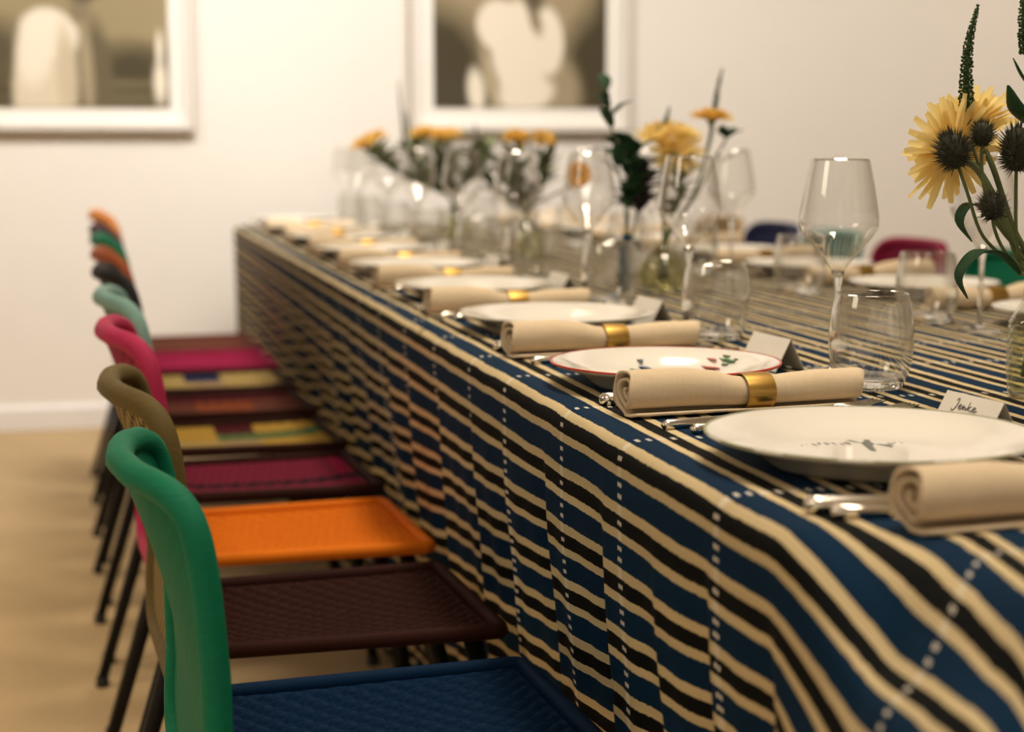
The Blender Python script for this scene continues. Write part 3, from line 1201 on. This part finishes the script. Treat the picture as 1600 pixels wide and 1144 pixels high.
def spoon_mesh():
    m = MB()
    m.tube([(0, 0, .0045), (.003, 0, .0045), (.03, 0, .004), (.08, 0, .0036), (.125, 0, .0055), (.140, 0, .0050)], [.004, .0068, .0055, .0034, .0028, .003], 8)
    vs, fs = [], []
    for i in range(7):
        a = i / 6 * pi
        for j in range(7):
            b = j / 6 * 2 - 1
            w = .019 * math.sin(a) ** .6 if 0 < i < 6 else .002
            vs.append((.136 + .027 * (1 - math.cos(a)), w * b, .0012 + .0060 * (b * b * .5 + (math.cos(a)) ** 2 * .5)))
    o = len(vs)
    vs += [(x, y, z + .0009) for x, y, z in vs]
    for i in range(6):
        for j in range(6):
            f = (i * 7 + j, i * 7 + j + 1, i * 7 + j + 8, i * 7 + j + 7)
            fs.append(f)
            fs.append(tuple(o + q for q in f[::-1]))
    m.add(vs, fs)
    return mesh('soup_spoon', m.v, m.f)


ME_FORK, ME_KNIFE, ME_SPOON = fork_mesh(), knife_mesh(), spoon_mesh()
GC = 'cutlery along the front of the table'
CUT = [('dinner_knife', ME_KNIFE, 'knife'), ('soup_spoon', ME_SPOON, 'spoon'), ('dinner_fork', ME_FORK, 'fork')]
WHERE = ['beside the bird motif plate', 'beside the red rimmed plate'] + ['beside the %s plate of the front row' % ORD[k] for k in range(2, 9)]
for k in range(9):
    py_ = [1.135, 1.588][k] if k < 2 else 1.135 + .485 * k
    ny_ = NY[k]
    xs = .545 if k else .540
    for nm, me, cat, dx, dy, rz, z, w in (
            ('dinner_knife', ME_KNIFE, 'knife', .000, .068, -.12, .0, 'silver table knife '),
            ('soup_spoon', ME_SPOON, 'spoon', .012, .048, -.10, .0, 'silver spoon '),
            ('dinner_fork', ME_FORK, 'fork', None, .175, .18, .0, 'silver inner fork '),
            ('dinner_fork', ME_FORK, 'fork', None, .150, .20, .0, 'silver outer fork ')):
        if nm == 'dinner_fork':
            outer = w.startswith('silver outer')
            o = put(nm, me, M['steel'], loc=LAY((.560 + (0 if not outer else .02), py_ + (.200 if not outer else .172), TT + .0002)), rot=(0, 0, .31 if not outer else .29), scale=(1.45, 1, 1))
        else:
            o = put(nm, me, M['steel'], loc=LAY((xs + dx, ny_ + dy + (.0 if k else .012), TT + .0002)), rot=(0, 0, rz + SWING))
        tag(o, w + WHERE[k], cat, GC)


# place cards
def card_mesh():
    t, w, h, L = .0006, .021, .041, .088
    m = MB()
    s = []
    for sg in (-1, 1):
        vs = [(sg * w, 0, 0), (0, 0, h), (0, L, h), (sg * w, L, 0)]
        o = [(x + sg * t, y, z) for x, y, z in vs[:1]] + [(0, 0, h + t), (0, L, h + t)] + [(sg * w + sg * t, L, 0)]
        m.add(vs + o, [(0, 1, 2, 3), (4, 7, 6, 5), (0, 4, 5, 1), (3, 2, 6, 7), (0, 3, 7, 4)])
    return mesh('tent_card', m.v, m.f, False)


ME_CARD = card_mesh()
GK = 'folded place cards along the front of the table'


def place_card(x, y, rz, label, writing=False):
    o = tag(put('place_card', ME_CARD, M['card'], loc=LAY((x, y, TT)), rot=(0, 0, rz), scale=(1, 1.16, 1)), label, 'card', GK)
    if writing:
        # handwriting on the slope that faces the diner; s runs along the ridge, towards the viewer
        strokes = [[(0, .010), (.002, .013), (.003, .009), (.0015, .001), (-.001, -.002), (-.003, .000)],
                   [(.005, .003), (.008, .004), (.008, .006), (.006, .006), (.0055, .002), (.008, .001), (.010, .003)],
                   [(.010, .003), (.011, .006), (.0115, .001), (.013, .005), (.0145, .001), (.016, .004)],
                   [(.017, .011), (.0172, .001)], [(.0172, .004), (.0205, .0065)], [(.0172, .004), (.021, .001), (.023, .003)],
                   [(.023, .003), (.026, .004), (.026, .006), (.024, .006), (.0235, .002), (.026, .001), (.029, .003)]]
        h, w = .041, .021
        m_ = MB()
        for s_ in strokes:
            pts = []
            for a, b in s_:
                zz = .023 + b
                pts.append((-w * (1 - zz / h) - .0010, .066 - a * 1.2, zz))
            m_.tube(spline(pts, 4), .00045, 5)
        m_.build('handwriting', M['ink'], o)
    return o


place_card(.872, 1.200, .12, 'folded cream place card with handwriting beyond the bird motif plate', True).scale = (.9, 1.1, .84)
place_card(.862, 1.635, .10, 'folded blank cream place card beyond the red rimmed plate')
for k in range(2, 8):
    place_card(.875, 1.635 + .46 * (k - 1), .08, 'small folded cream place card beyond the %s plate of the front row' % ORD[k])


# glasses
def wine_meshes():
    b = MB()
    prof = [(.0, .1245), (.004, .126), (.0100, .1335), (.0300, .1585), (.0425, .1735), (.0485, .1830), (.0505, .1930), (.0492, .2050), (.0440, .2360), (.0372, .2690), (.0364, .2715), (.0360, .2690)]
    b.lathe(prof, 48)
    s = MB()
    s.lathe([(0, .0), (.0395, .0), (.0400, .0012), (.0380, .0022), (.0200, .0042), (.0085, .0075), (.0045, .0140), (.0038, .03), (.0036, .08), (.0042, .108), (.0062, .1200), (.0085, .1300), (.0060, .1285), (0, .1270)], 32)
    return mesh('bowl', b.v, b.f), mesh('stem', s.v, s.f)


def tumbler_meshes():
    b = MB()
    prof = [(.0405, .008), (.0445, .016), (.0485, .032), (.0506, .052), (.0505, .068), (.0480, .092), (.0437, .1125), (.0428, .1142), (.0420, .1125), (.0462, .092), (.0487, .068), (.0488, .052), (.0466, .032), (.0425, .0175)]
    b.lathe(prof, 48)
    s = MB()
    s.lathe([(0, .0), (.0355, .0), (.0385, .002), (.0410, .0085), (.0425, .0140), (.0400, .0150), (.0250, .0110), (0, .0100)], 40)
    return mesh('glass_wall', b.v, b.f), mesh('glass_base', s.v, s.f)


ME_BOWL, ME_STEM = wine_meshes()
ME_TW, ME_TB = tumbler_meshes()
wine_proto = empty('wine_glass', (0, 0, 0))
put('bowl', ME_BOWL, M['glass'], wine_proto)
put('stem', ME_STEM, M['glass_solid'], wine_proto)
tum_proto = empty('glass_tumbler', (0, 0, 0))
put('glass_wall', ME_TW, M['glass'], tum_proto)
put('glass_base', ME_TB, M['glass_solid'], tum_proto)
used = {}


def glass(pr, x, y, label, group, cat='glass', s=1.0):
    c = copy_tree(pr) if pr.name in used else pr
    used[pr.name] = 1
    c.location = LAY((x, y, TT))
    c.scale = (s, s, s)
    c.rotation_euler = (0, 0, (x * 37 + y * 11) % 3)
    return tag(c, label, cat, group)


for k in range(9):
    o = 'standing %s in the front row' % ORD[k]
    glass(wine_proto, [.914, .896, .893, .885, .88, .875, .88, .87, .88][k], [1.612, 2.042, 2.50, 2.94, 3.38, 3.85, 4.28, 4.73, 5.0][k],
          'clear angular long-stemmed wine glass, ' + o, 'wine glasses along the front of the table')
    glass(tum_proto, [.896, .897, .898, .885, .89, .88, .88, .88, .88][k], [1.497, 1.942, 2.40, 2.85, 3.28, 3.74, 4.17, 4.62, 4.90][k],
          'clear stemless barrel water tumbler, ' + o, 'water tumblers along the front of the table')
for k in range(7):
    o = 'standing %s in the far row' % ORD[k]
    glass(tum_proto, 1.315 + [0, .01, -.01, 0, .01, 0, 0][k], 2.03 + .455 * k, 'clear stemless barrel water tumbler, ' + o, 'water tumblers along the far side of the table')
    if k == 1:
        continue
    glass(wine_proto, 1.330 + [0, -.01, .01, 0, -.01, 0, 0][k], [1.905, 2.335, 2.83, 3.27, 3.73, 4.18, 4.64][k], 'clear angular long-stemmed wine glass, ' + o, 'wine glasses along the far side of the table')


# ------------------------------------------------------------------ vases and flowers
def faceted_vase(x, y):
    m = MB()
    vs, fs = [], []
    n, rows = 64, 60
    prof = [(0, .024), (.004, .027), (.012, .0285), (.075, .0290), (.092, .0265), (.104, .0190), (.114, .0140), (.136, .0125), (.142, .0140)]
    zz = [p[0] for p in prof]
    rr_ = [p[1] for p in prof]
    for i in range(rows + 1):
        z = .142 * i / rows
        r = float(np.interp(z, zz, rr_))
        for k in range(n):
            a = 2 * pi * k / n
            f = 0
            if .022 < z < .092:
                q1 = abs(((a * 14 / (2 * pi) + z / .0125) % 1) - .5)
                q2 = abs(((a * 14 / (2 * pi) - z / .0125) % 1) - .5)
                f = .0026 * min(q1, q2) * 2 * smooth01((z - .022) / .006) * smooth01((.092 - z) / .006)
            vs.append((math.cos(a) * (r + f), math.sin(a) * (r + f), z))
    for i in range(rows):
        for k in range(n):
            l = (k + 1) % n
            fs.append((i * n + k, i * n + l, (i + 1) * n + l, (i + 1) * n + k))
    fs.append(tuple(range(n))[::-1])
    m.add(vs, fs)
    root = empty('pressed_glass_vase', LAY((x, y, TT)), 0, 'clear pressed-glass bottle vase with diamond facets holding the large yellow flowers', 'vase')
    m.build('vase_body', M['glass_faceted'], root)
    b = MB()
    b.lathe([(0, .001), (.0235, .001), (.0265, .005), (.0265, .007), (.02, .0075), (0, .0075)], 32)
    b.build('vase_foot', M['glass_solid'], root)
    w = MB()
    w.lathe([(0, .008), (.0245, .008), (.0262, .016), (.0262, .082), (0, .082)], 32)
    w.build('water', M['water'], root)
    return root


faceted_vase(1.044, 1.388)


def leaf_mesh(path, width, fold=0.25, n=9, up=(0, 0, 1)):
    """a leaf blade along a path, with a raised midrib and real thickness"""
    P = spline(path, 4)
    m = len(P)
    top, bot = [], []
    upv = Vector(up)
    for i, p in enumerate(P):
        t = (P[min(i + 1, m - 1)] - P[max(i - 1, 0)]).normalized()
        if i == 0:
            s = t.cross(upv)
            s = s.normalized() if s.length > 1e-4 else Vector((1, 0, 0))
        else:
            s = (s - t * s.dot(t)).normalized()
        nn = s.cross(t).normalized()
        q = i / (m - 1)
        w = width * (math.sin(pi * min(1, q * 0.93 + 0.05)) ** 0.75) * (1 - 0.35 * q)
        for k in range(5):
            b = (k - 2) / 2
            e = p + s * w * b + nn * (abs(b) * w * fold)
            top.append(e + nn * .0004)
            bot.append(e - nn * .0004)
    vs = top + bot
    o = len(top)
    fs = []
    for i in range(m - 1):
        for k in range(4):
            f = (i * 5 + k, i * 5 + k + 1, i * 5 + k + 6, i * 5 + k + 5)
            fs.append(f)
            fs.append(tuple(o + q for q in f[::-1]))
        fs.append((i * 5, (i + 1) * 5, o + (i + 1) * 5, o + i * 5))
        fs.append((i * 5 + 4, o + i * 5 + 4, o + (i + 1) * 5 + 4, (i + 1) * 5 + 4))
    return mesh('leaf', vs, fs)


def frame_of(axis):
    a = Vector(axis).normalized()
    r = Vector((0, 0, 1)) if abs(a.z) < .9 else Vector((1, 0, 0))
    u = a.cross(r).normalized()
    return a, u, a.cross(u)


def petals_mesh(R, rows, seed, cup=0.35, npet=34, width=.0042, seg=4):
    """ray florets about +z"""
    rg = random.Random(seed)
    m = MB()
    for row in range(rows):
        L = R * (1 - .20 * row)
        for k in range(npet):
            a = 2 * pi * (k + .5 * (row % 2) + rg.uniform(-.25, .25)) / npet
            el = cup + .30 * row + rg.uniform(-.13, .13)
            ln = L * rg.uniform(.80, 1.06)
            bend = rg.uniform(-.25, .10)
            vs, fs = [], []
            tw = rg.uniform(-.4, .4)
            for i in range(seg + 1):
                t = i / seg
                ang = el + bend * t
                rad = .004 + ln * t * math.cos(ang)
                h = ln * t * math.sin(ang) + .001 * row
                w = width * (.50 + .65 * t) * (1 if i < seg else .55)
                d = Vector((math.cos(a), math.sin(a), 0))
                sd = Vector((-math.sin(a), math.cos(a), tw)).normalized()
                c = d * rad + Vector((0, 0, h))
                vs += [c - sd * w, c + sd * w, c + Vector((0, 0, -.0014))]
            for i in range(seg):
                b = i * 3
                fs += [(b, b + 2, b + 5, b + 3), (b + 2, b + 1, b + 4, b + 5)]
            m.add(vs, fs)
    return m


def orient(m, c, axis):
    a, u, w = frame_of(axis)
    c = Vector(c)
    m.v = [tuple(c + u * x + w * y + a * z) for x, y, z in m.v]
    return m


def flower(name, label, group, head, axis, R, stem, mat, rows=3, npet=34, seed=1, width=.0042, leaves=(), base=None, cat='flower', srad=.0028, cup=.35):
    head, stem, leaves = LAY(head), [LAY(p) for p in stem], [([LAY(p) for p in a], b, c) for a, b, c in leaves]
    root = empty(name, stem[-1], 0, label, cat, group)
    off = -Vector(stem[-1])
    pm = orient(petals_mesh(R, rows, seed, cup, npet, width), Vector(head) + off, axis)
    pm.build('petals', mat, root)
    c = MB()
    c.ball((0, 0, 0), R * .17, 10, 6, (1, 1, .8))
    c.lathe([(0, -.016), (.004, -.014), (R * .2, -.004), (R * .22, .002), (0, .004)], 12)
    orient(c, Vector(head) + off, axis).build('flower_cup', M['stem'], root)
    s = MB()
    s.tube([p + off for p in spline([Vector(head) - Vector(axis).normalized() * .012] + [Vector(q) for q in stem], 6)], srad, 8)
    s.build('stem', M['stem'], root)
    for path, w, lm in leaves:
        put('leaf', leaf_mesh([Vector(p) + off for p in path], w), M[lm], root)
    return root


def thistle(label, group, head, R, stem, seed, leaves=(), elong=1.2, nsp=320):
    head, stem, leaves = LAY(head), [LAY(p) for p in stem], [([LAY(p) for p in a], b, c) for a, b, c in leaves]
    root = empty('thistle_stem', stem[-1], 0, label, 'flower', group)
    off = -Vector(stem[-1])
    rg = random.Random(seed)
    h = Vector(head) + off
    ax = (Vector(head) - Vector(stem[0]))
    ax = ax.normalized() if ax.length > 1e-4 else Vector((0, 0, 1))
    b = MB()
    b.ball((0, 0, 0), R, 14, 9, (1, 1, elong))
    orient(b, h, ax).build('seed_head', M['thistle'], root)
    s = MB()
    for k in range(nsp):
        z = rg.uniform(-.95, 1)
        a = rg.uniform(0, 2 * pi)
        q = math.sqrt(1 - z * z)
        d = Vector((q * math.cos(a), q * math.sin(a), z))
        o_ = Vector((d.x * R * .95, d.y * R * .95, d.z * R * .95 * elong))
        tip = o_ + (d + Vector((0, 0, .45))).normalized() * R * rg.uniform(.30, .85)
        sd = d.cross(Vector((.3, .5, .8))).normalized() * R * .055
        s2 = d.cross(sd).normalized() * R * .055
        s.add([o_ + sd, o_ - sd * .5 + s2, o_ - sd * .5 - s2, tip], [(0, 1, 3), (1, 2, 3), (2, 0, 3)])
    tag(orient(s, h, ax).build('spines', M['spine'], root, smooth=False), kind='stuff')
    br = MB()
    for k in range(9):
        a = 2 * pi * k / 9 + rg.uniform(-.2, .2)
        d = Vector((math.cos(a), math.sin(a), 0))
        sd = Vector((-d.y, d.x, 0)) * R * .12
        c0 = d * R * .3 + Vector((0, 0, -R * elong * .95))
        c1 = d * R * rg.uniform(1.1, 1.5) + Vector((0, 0, -R * rg.uniform(.5, 1.1)))
        br.add([c0 + sd, c0 - sd, c1, c0 + Vector((0, 0, -.0008))], [(0, 1, 2), (1, 3, 2), (3, 0, 2), (0, 3, 1)])
    orient(br, h, ax).build('bracts', M['spine'], root, smooth=False)
    t = MB()
    t.tube([p + off for p in spline([Vector(head)] + [Vector(q) for q in stem], 6)], .0020, 8)
    t.build('stem', M['stem'], root)
    for path, w, lm in leaves:
        put('leaf', leaf_mesh([Vector(p) + off for p in path], w), M[lm], root)
    return root


def spike(label, group, path, r0, stem, seed, mat='bud', rows=34, per=11, leaves=(), name='veronica_spike'):
    """tapering flower spike set with small buds"""
    path, stem, leaves = [LAY(p) for p in path], [LAY(p) for p in stem], [([LAY(p) for p in a], b, c) for a, b, c in leaves]
    base = stem[-1]
    root = empty(name, base, 0, label, 'flower', group)
    off = -Vector(base)
    P = spline([Vector(p) + off for p in path], 10)
    rg = random.Random(seed)
    b = MB()
    m = len(P)
    for i in range(rows):
        t = i / (rows - 1)
        f = t * (m - 1)
        j = min(int(f), m - 2)
        c = P[j].lerp(P[j + 1], f - j)
        ax, u, w = frame_of(P[j + 1] - P[j])
        r = r0 * (1 - t) ** .7 + .0012
        for k in range(per):
            if rg.random() < .12:
                continue
            a = 2 * pi * (k + .5 * (i % 2) + rg.uniform(-.25, .25)) / per
            d = u * math.cos(a) + w * math.sin(a)
            br = (.0019 * (1 - .55 * t)) * rg.uniform(.85, 1.15)
            b.ball(c + d * r * rg.uniform(.85, 1.2) + ax * rg.uniform(-.001, .002), br, 5, 4)
    tag(b.build('buds', M[mat], root), kind='stuff')
    co = MB()
    co.tube(P, [r0 * .55 * (1 - i / (m - 1)) ** .7 + .0009 for i in range(m)], 8)
    co.build('spike_core', M['bud'], root)
    s = MB()
    s.tube([p + off for p in spline([Vector(path[0])] + [Vector(q) for q in stem], 6)], .0018, 8)
    s.build('stem', M['stem'], root)
    for pth, w, lm in leaves:
        put('leaf', leaf_mesh([Vector(p) + off for p in pth], w), M[lm], root)
    return root


def leafy(label, group, stem, leaves, mat='leaf', rad=.0022, name='leafy_stem'):
    stem, leaves = [LAY(p) for p in stem], [([LAY(p) for p in a], b) for a, b in leaves]
    root = empty(name, stem[-1], 0, label, 'plant', group)
    off = -Vector(stem[-1])
    s = MB()
    s.tube([p + off for p in spline([Vector(q) for q in stem], 6)], rad, 8)
    s.build('stem', M['stem'], root)
    for pth, w in leaves:
        put('leaf', leaf_mesh([Vector(p) + off for p in pth], w), M[mat], root)
    return root


GF = 'flowers in the pressed glass vase'
B = lambda dx, dy, z=.775: (1.044 + dx, 1.388 + dy, z)
NECK = lambda dx, dy: (1.040 + dx, 1.386 + dy, .885)
flower('yellow_aster', 'large pale yellow shaggy flower turned away, long petals fanning sideways above the vase', GF, (.934, 1.402, 1.034), (-.12, .72, .24), .064,
       [(.965, 1.392, 1.006), (.995, 1.385, .952), (1.018, 1.386, .905), NECK(-.003, 0), B(.006, .004)], M['petal'], 4, 34, 11, .0047, cup=.16, srad=.0042)
flower('yellow_aster', 'smaller upright pale yellow shaggy flower beside the tall green spike', GF, (.972, 1.425, 1.062), (.10, .50, .62), .052,
       [(.985, 1.405, 1.02), (1.008, 1.392, .95), NECK(.002, .004), B(-.006, .008)], M['petal'], 4, 30, 12, .0045, cup=.30, srad=.0034)
thistle('dark thistle head in front of the large yellow flower', GF, (.906, 1.362, 1.034), .0165, [(.926, 1.362, .990), (.951, 1.364, .940), (1.005, 1.378, .905), NECK(-.005, -.004), B(-.012, -.008)], 1)
thistle('small dark thistle head in front of the upright yellow flower', GF, (.935, 1.352, 1.052), .0110, [(.937, 1.352, 1.011), (.952, 1.354, .972), (1.010, 1.374, .915), NECK(0, -.006), B(-.004, -.012)], 2, nsp=240)
thistle('tall brownish thistle head at the outer side of the vase', GF, (.980, 1.352, 1.036), .0165, [(.981, 1.352, .995), (.988, 1.355, .935), (1.012, 1.372, .900), NECK(.003, -.004), B(.004, -.012)], 3, elong=1.5)
thistle('low spiky thistle head beneath the yellow flowers', GF, (.945, 1.342, .974), .0130, [(.949, 1.342, .951), (.968, 1.348, .925), (1.010, 1.370, .902), NECK(-.004, -.006), B(-.014, 0)], 4, elong=1.0)
spike('tall tapering green flower spike rising behind the yellow flowers', GF, [(.949, 1.405, 1.080), (.947, 1.405, 1.122), (.949, 1.405, 1.157), (.957, 1.405, 1.192)], .0060,
      [(.960, 1.40, 1.03), (.998, 1.395, .950), NECK(0, .004), B(0, .010)], 5)
spike('green flower spike cut by the frame edge above the vase', GF, [(1.034, 1.42, 1.145), (1.029, 1.42, 1.180), (1.030, 1.42, 1.225), (1.034, 1.42, 1.26)], .0055,
      [(1.037, 1.412, 1.06), (1.040, 1.40, .96), NECK(.004, .003), B(.008, .006)], 6,
      leaves=[([(1.037, 1.415, 1.105), (1.026, 1.418, 1.120), (1.017, 1.42, 1.138)], .0055, 'leaf')])
leafy('broad dark green leaves curling out low beside the vase neck', GF, [(.975, 1.33, .901), (1.012, 1.366, .896), NECK(-.002, -.006), B(.002, -.010)],
      [([(.975, 1.33, .901), (.952, 1.33, .920), (.927, 1.33, .925), (.910, 1.33, .914), (.901, 1.33, .898), (.912, 1.33, .876)], .016)])
leafy('oval dark green leaf hanging beneath the yellow flowers', GF, [(.971, 1.40, .972), (1.0, 1.394, .94), NECK(.003, .005), B(-.010, .006)],
      [([(.971, 1.40, .972), (.955, 1.40, .972), (.946, 1.40, .955), (.962, 1.40, .932)], .013)])
leafy('big rounded dark green leaf high above the vase', GF, [(1.030, 1.372, 1.052), (1.040, 1.376, .98), NECK(.004, -.002), B(.012, -.002)],
      [([(1.030, 1.372, 1.052), (1.006, 1.370, 1.064), (.985, 1.368, 1.080), (.975, 1.368, 1.105)], .020)])

# second arrangement: round clear vase and blue bottle
def lathe_thing(name, loc, label, prof, mat, water=None):
    root = empty(name, LAY(loc), 0, label, 'vase')
    m_ = MB()
    m_.lathe(prof, 40)
    m_.build('vase_body', mat, root)
    if water:
        w_ = MB()
        w_.lathe(water, 32)
        w_.build('water', M['water'], root)
    return root


lathe_thing('round_glass_vase', (1.085, 2.60, TT), 'round clear glass vase of greenish water behind the second wine glass',
            [(0, 0), (.030, 0), (.044, .008), (.052, .030), (.050, .055), (.038, .076), (.022, .086), (.018, .094), (.021, .100)], M['glass_faceted'],
            [(0, .004), (.030, .004), (.042, .012), (.049, .030), (.048, .050), (.040, .066), (0, .066)])
lathe_thing('blue_bottle_vase', (1.008, 2.60, TT), 'slim deep blue glass bottle vase of dark greenery',
            [(0, 0), (.015, 0), (.0175, .004), (.0175, .070), (.014, .086), (.009, .095), (.009, .112), (.011, .114)], M['glass_blue'])
GB = 'greenery in the blue bottle'
GR = 'flowers in the round vase'
rg = random.Random(21)


def leafset(pts, n, lw, ll, seed, spread=1.0):
    r_ = random.Random(seed)
    P = spline([Vector(p) for p in pts], 8)
    out = []
    for i in range(n):
        p = P[int((i + .5) / n * (len(P) - 1) * .92)]
        a = r_.uniform(0, 2 * pi)
        d = Vector((math.cos(a), math.sin(a) * .6, r_.uniform(.1, .9))).normalized()
        l = ll * r_.uniform(.7, 1.2)
        q = p + d * l * spread
        out.append(([tuple(p), tuple(p.lerp(q, .5) + Vector((0, 0, l * .10))), tuple(q)], lw * r_.uniform(.8, 1.2)))
    return out


s1 = [(.961, 2.60, 1.150), (.972, 2.60, 1.08), (.987, 2.60, .996), (1.002, 2.60, .922), (1.008, 2.60, .86), (1.008, 2.60, .79)]
leafy('tall dark green leafy stem standing in the blue bottle', GB, s1, leafset(s1[:4], 10, .014, .055, 3) + [([(.972, 2.60, 1.08), (.962, 2.6, 1.12), (.961, 2.6, 1.165)], .010)])
s2 = [(1.02, 2.61, 1.02), (1.015, 2.605, .96), (1.01, 2.6, .90), (1.008, 2.6, .80)]
leafy('shorter dense dark green leafy stem in the blue bottle', GB, s2, leafset(s2[:3], 20, .021, .060, 5))
s3 = [(1.055, 2.64, .985), (1.05, 2.63, .94), (1.03, 2.61, .89), (1.009, 2.602, .80)]
leafy('plum-dark foliage stem leaning from the blue bottle to the round vase', GB, s3, leafset(s3[:3], 26, .020, .055, 9), 'plum')
nk = (1.085, 2.60, .845)
bt = lambda dx, dy: (1.085 + dx, 2.60 + dy, .775)
for i, (hd, R, ax, lab) in enumerate((((1.100, 2.66, 1.048), .056, (-.25, -.2, .7), 'yellow shaggy flower, highest left bloom of the round vase cluster'),
                                      ((1.142, 2.66, 1.052), .052, (.2, -.1, .8), 'yellow shaggy flower, right-leaning bloom of the round vase cluster'),
                                      ((1.118, 2.63, 1.014), .062, (.0, -.55, .5), 'yellow shaggy flower facing forward, lowest bloom of the round vase cluster'))):
    flower('yellow_aster', lab, GR, hd, ax, R, [(1.10, 2.63, .95), nk, bt(-.01 + .01 * i, .006 * i)], M['petal'], 3, 26, 30 + i, .0045)
flower('golden_aster', 'golden flat-topped flower standing tall and apart from the yellow cluster', GR, (1.228, 2.70, 1.088), (.05, -.05, 1), .048,
       [(1.222, 2.70, 1.04), (1.18, 2.66, .95), (1.095, 2.605, .85), bt(.012, .004)], M['petal_gold'], 3, 26, 40, .0046, cup=.25)
spike('thin green spike above the golden flat-topped flower', GR, [(1.248, 2.73, 1.105), (1.254, 2.73, 1.15), (1.263, 2.73, 1.19)], .0045, [(1.235, 2.72, 1.04), (1.16, 2.65, .92), nk, bt(.016, .01)], 41, rows=20, per=8)
s4 = [(1.262, 2.70, 1.050), (1.235, 2.69, 1.01), (1.17, 2.65, .93), nk, bt(.01, -.01)]
leafy('dark leafy stem beneath the golden flat-topped flower', GR, s4, leafset(s4[:2], 8, .013, .035, 14) + [([(1.25, 2.7, 1.0), (1.29, 2.7, 1.022), (1.315, 2.7, 1.028)], .006)])
s5 = [(1.135, 2.62, .99), (1.12, 2.61, .94), (1.10, 2.605, .88), nk, bt(-.012, -.01)]
leafy('grey-green small-leaved stem filling the round vase', GR, s5, leafset(s5[:3], 34, .010, .045, 17), 'leaf_pale')
spike('olive green spike among the yellow blooms', GR, [(1.10, 2.67, 1.06), (1.115, 2.67, 1.085), (1.122, 2.67, 1.11)], .005, [(1.10, 2.65, .98), nk, bt(.0, .014)], 43, rows=16, per=8)

# third and fourth arrangements, further down the table
def small_vase(x, y, label):
    return lathe_thing('round_glass_vase', (x, y, TT), label, [(0, 0), (.030, 0), (.042, .008), (.050, .030), (.048, .055), (.036, .080), (.022, .090), (.018, .098), (.021, .106)], M['glass_faceted'],
                       [(0, .004), (.030, .004), (.040, .012), (.046, .030), (.045, .050), (.038, .066), (0, .066)])


small_vase(1.07, 3.46, 'round clear glass vase of pale greenery, halfway along the table')
small_vase(1.06, 4.16, 'round clear glass vase of golden flowers toward the far table end')
G3, G4 = 'flowers in the halfway vase', 'flowers in the vase toward the far end'
b3, n3 = (1.07, 3.46, .775), (1.07, 3.46, .855)
b4, n4 = (1.06, 4.16, .775), (1.06, 4.16, .855)
flower('orange_daisy', 'small orange flower with dark middle, low beside the third wine glass', G3, (1.118, 3.20, .966), (-.3, -.8, .25), .030, [(1.105, 3.26, .93), (1.08, 3.42, .89), n3, b3], M['petal_orange'], 2, 16, 51, .0055, cup=.1)
flower('golden_aster', 'golden flower, small and single, in front of the picture frame corner', G3, (1.100, 3.42, 1.048), (.1, -.5, .6), .030, [(1.09, 3.43, .98), n3, b3], M['petal_gold'], 2, 20, 52, .005)
flower('golden_aster', 'golden flower below the picture, third bloom from the left of the far flowers', G3, (1.055, 3.50, 1.046), (0, -.3, .8), .042, [(1.06, 3.49, .97), n3, b3], M['petal_gold'], 3, 24, 53, .005)
for i, (x, y, z, R) in enumerate(((.758, 4.0, 1.030, .040), (.800, 4.05, 1.050, .038), (.93, 4.0, 1.062, .044), (.985, 4.05, 1.056, .044), (1.03, 4.1, 1.058, .042))):
    flower('golden_aster', 'golden flower toward the far table end, %s in its row' % ORD[i], G4, (x, y, z), (x - 1.03, -.2, .7), R, [(x * .6 + .42, 4.08, .96), (1.05, 4.15, .88), n4, b4], M['petal_gold'], 3, 22, 60 + i, .005)
for i, (x, y, z, top) in enumerate(((.862, 4.02, 1.02, 1.215), (.90, 4.1, 1.02, 1.13), (1.12, 4.15, 1.0, 1.10))):
    spike('pale green flower spike toward the far table end, %s in its row' % ORD[i], G4, [(x + .02, y, z), (x + .008, y, (z + top) / 2), (x, y, top)], .006, [(x * .6 + .42, 4.1, .95), n4, b4], 70 + i, 'leaf_pale', 18, 8)
for i, (x, y, z) in enumerate(((.80, 4.05, 1.0), (.90, 4.05, 1.01), (1.0, 4.1, 1.02), (1.08, 4.2, 1.0), (.95, 4.2, 1.04), (1.15, 4.1, 1.02))):
    st_ = [(x, y, z), (x * .7 + .31, y + .03, .95), (1.05, 4.15, .87), b4]
    leafy('grey-green small-leaved stem toward the far table end, %s in its row' % ORD[i], G4, st_, leafset(st_[:3], 40, .013, .062, 80 + i), 'leaf_pale')
for i, (x, y, z) in enumerate(((.99, 3.46, .99), (1.05, 3.50, 1.02), (1.13, 3.48, 1.0), (.93, 3.5, 1.01))):
    st_ = [(x, y, z), (x * .6 + .43, y, .93), n3, b3]
    leafy('olive leafy stem in the halfway vase, %s in its row' % ORD[i], G3, st_, leafset(st_[:3], 34, .014, .058, 90 + i), 'leaf_pale')
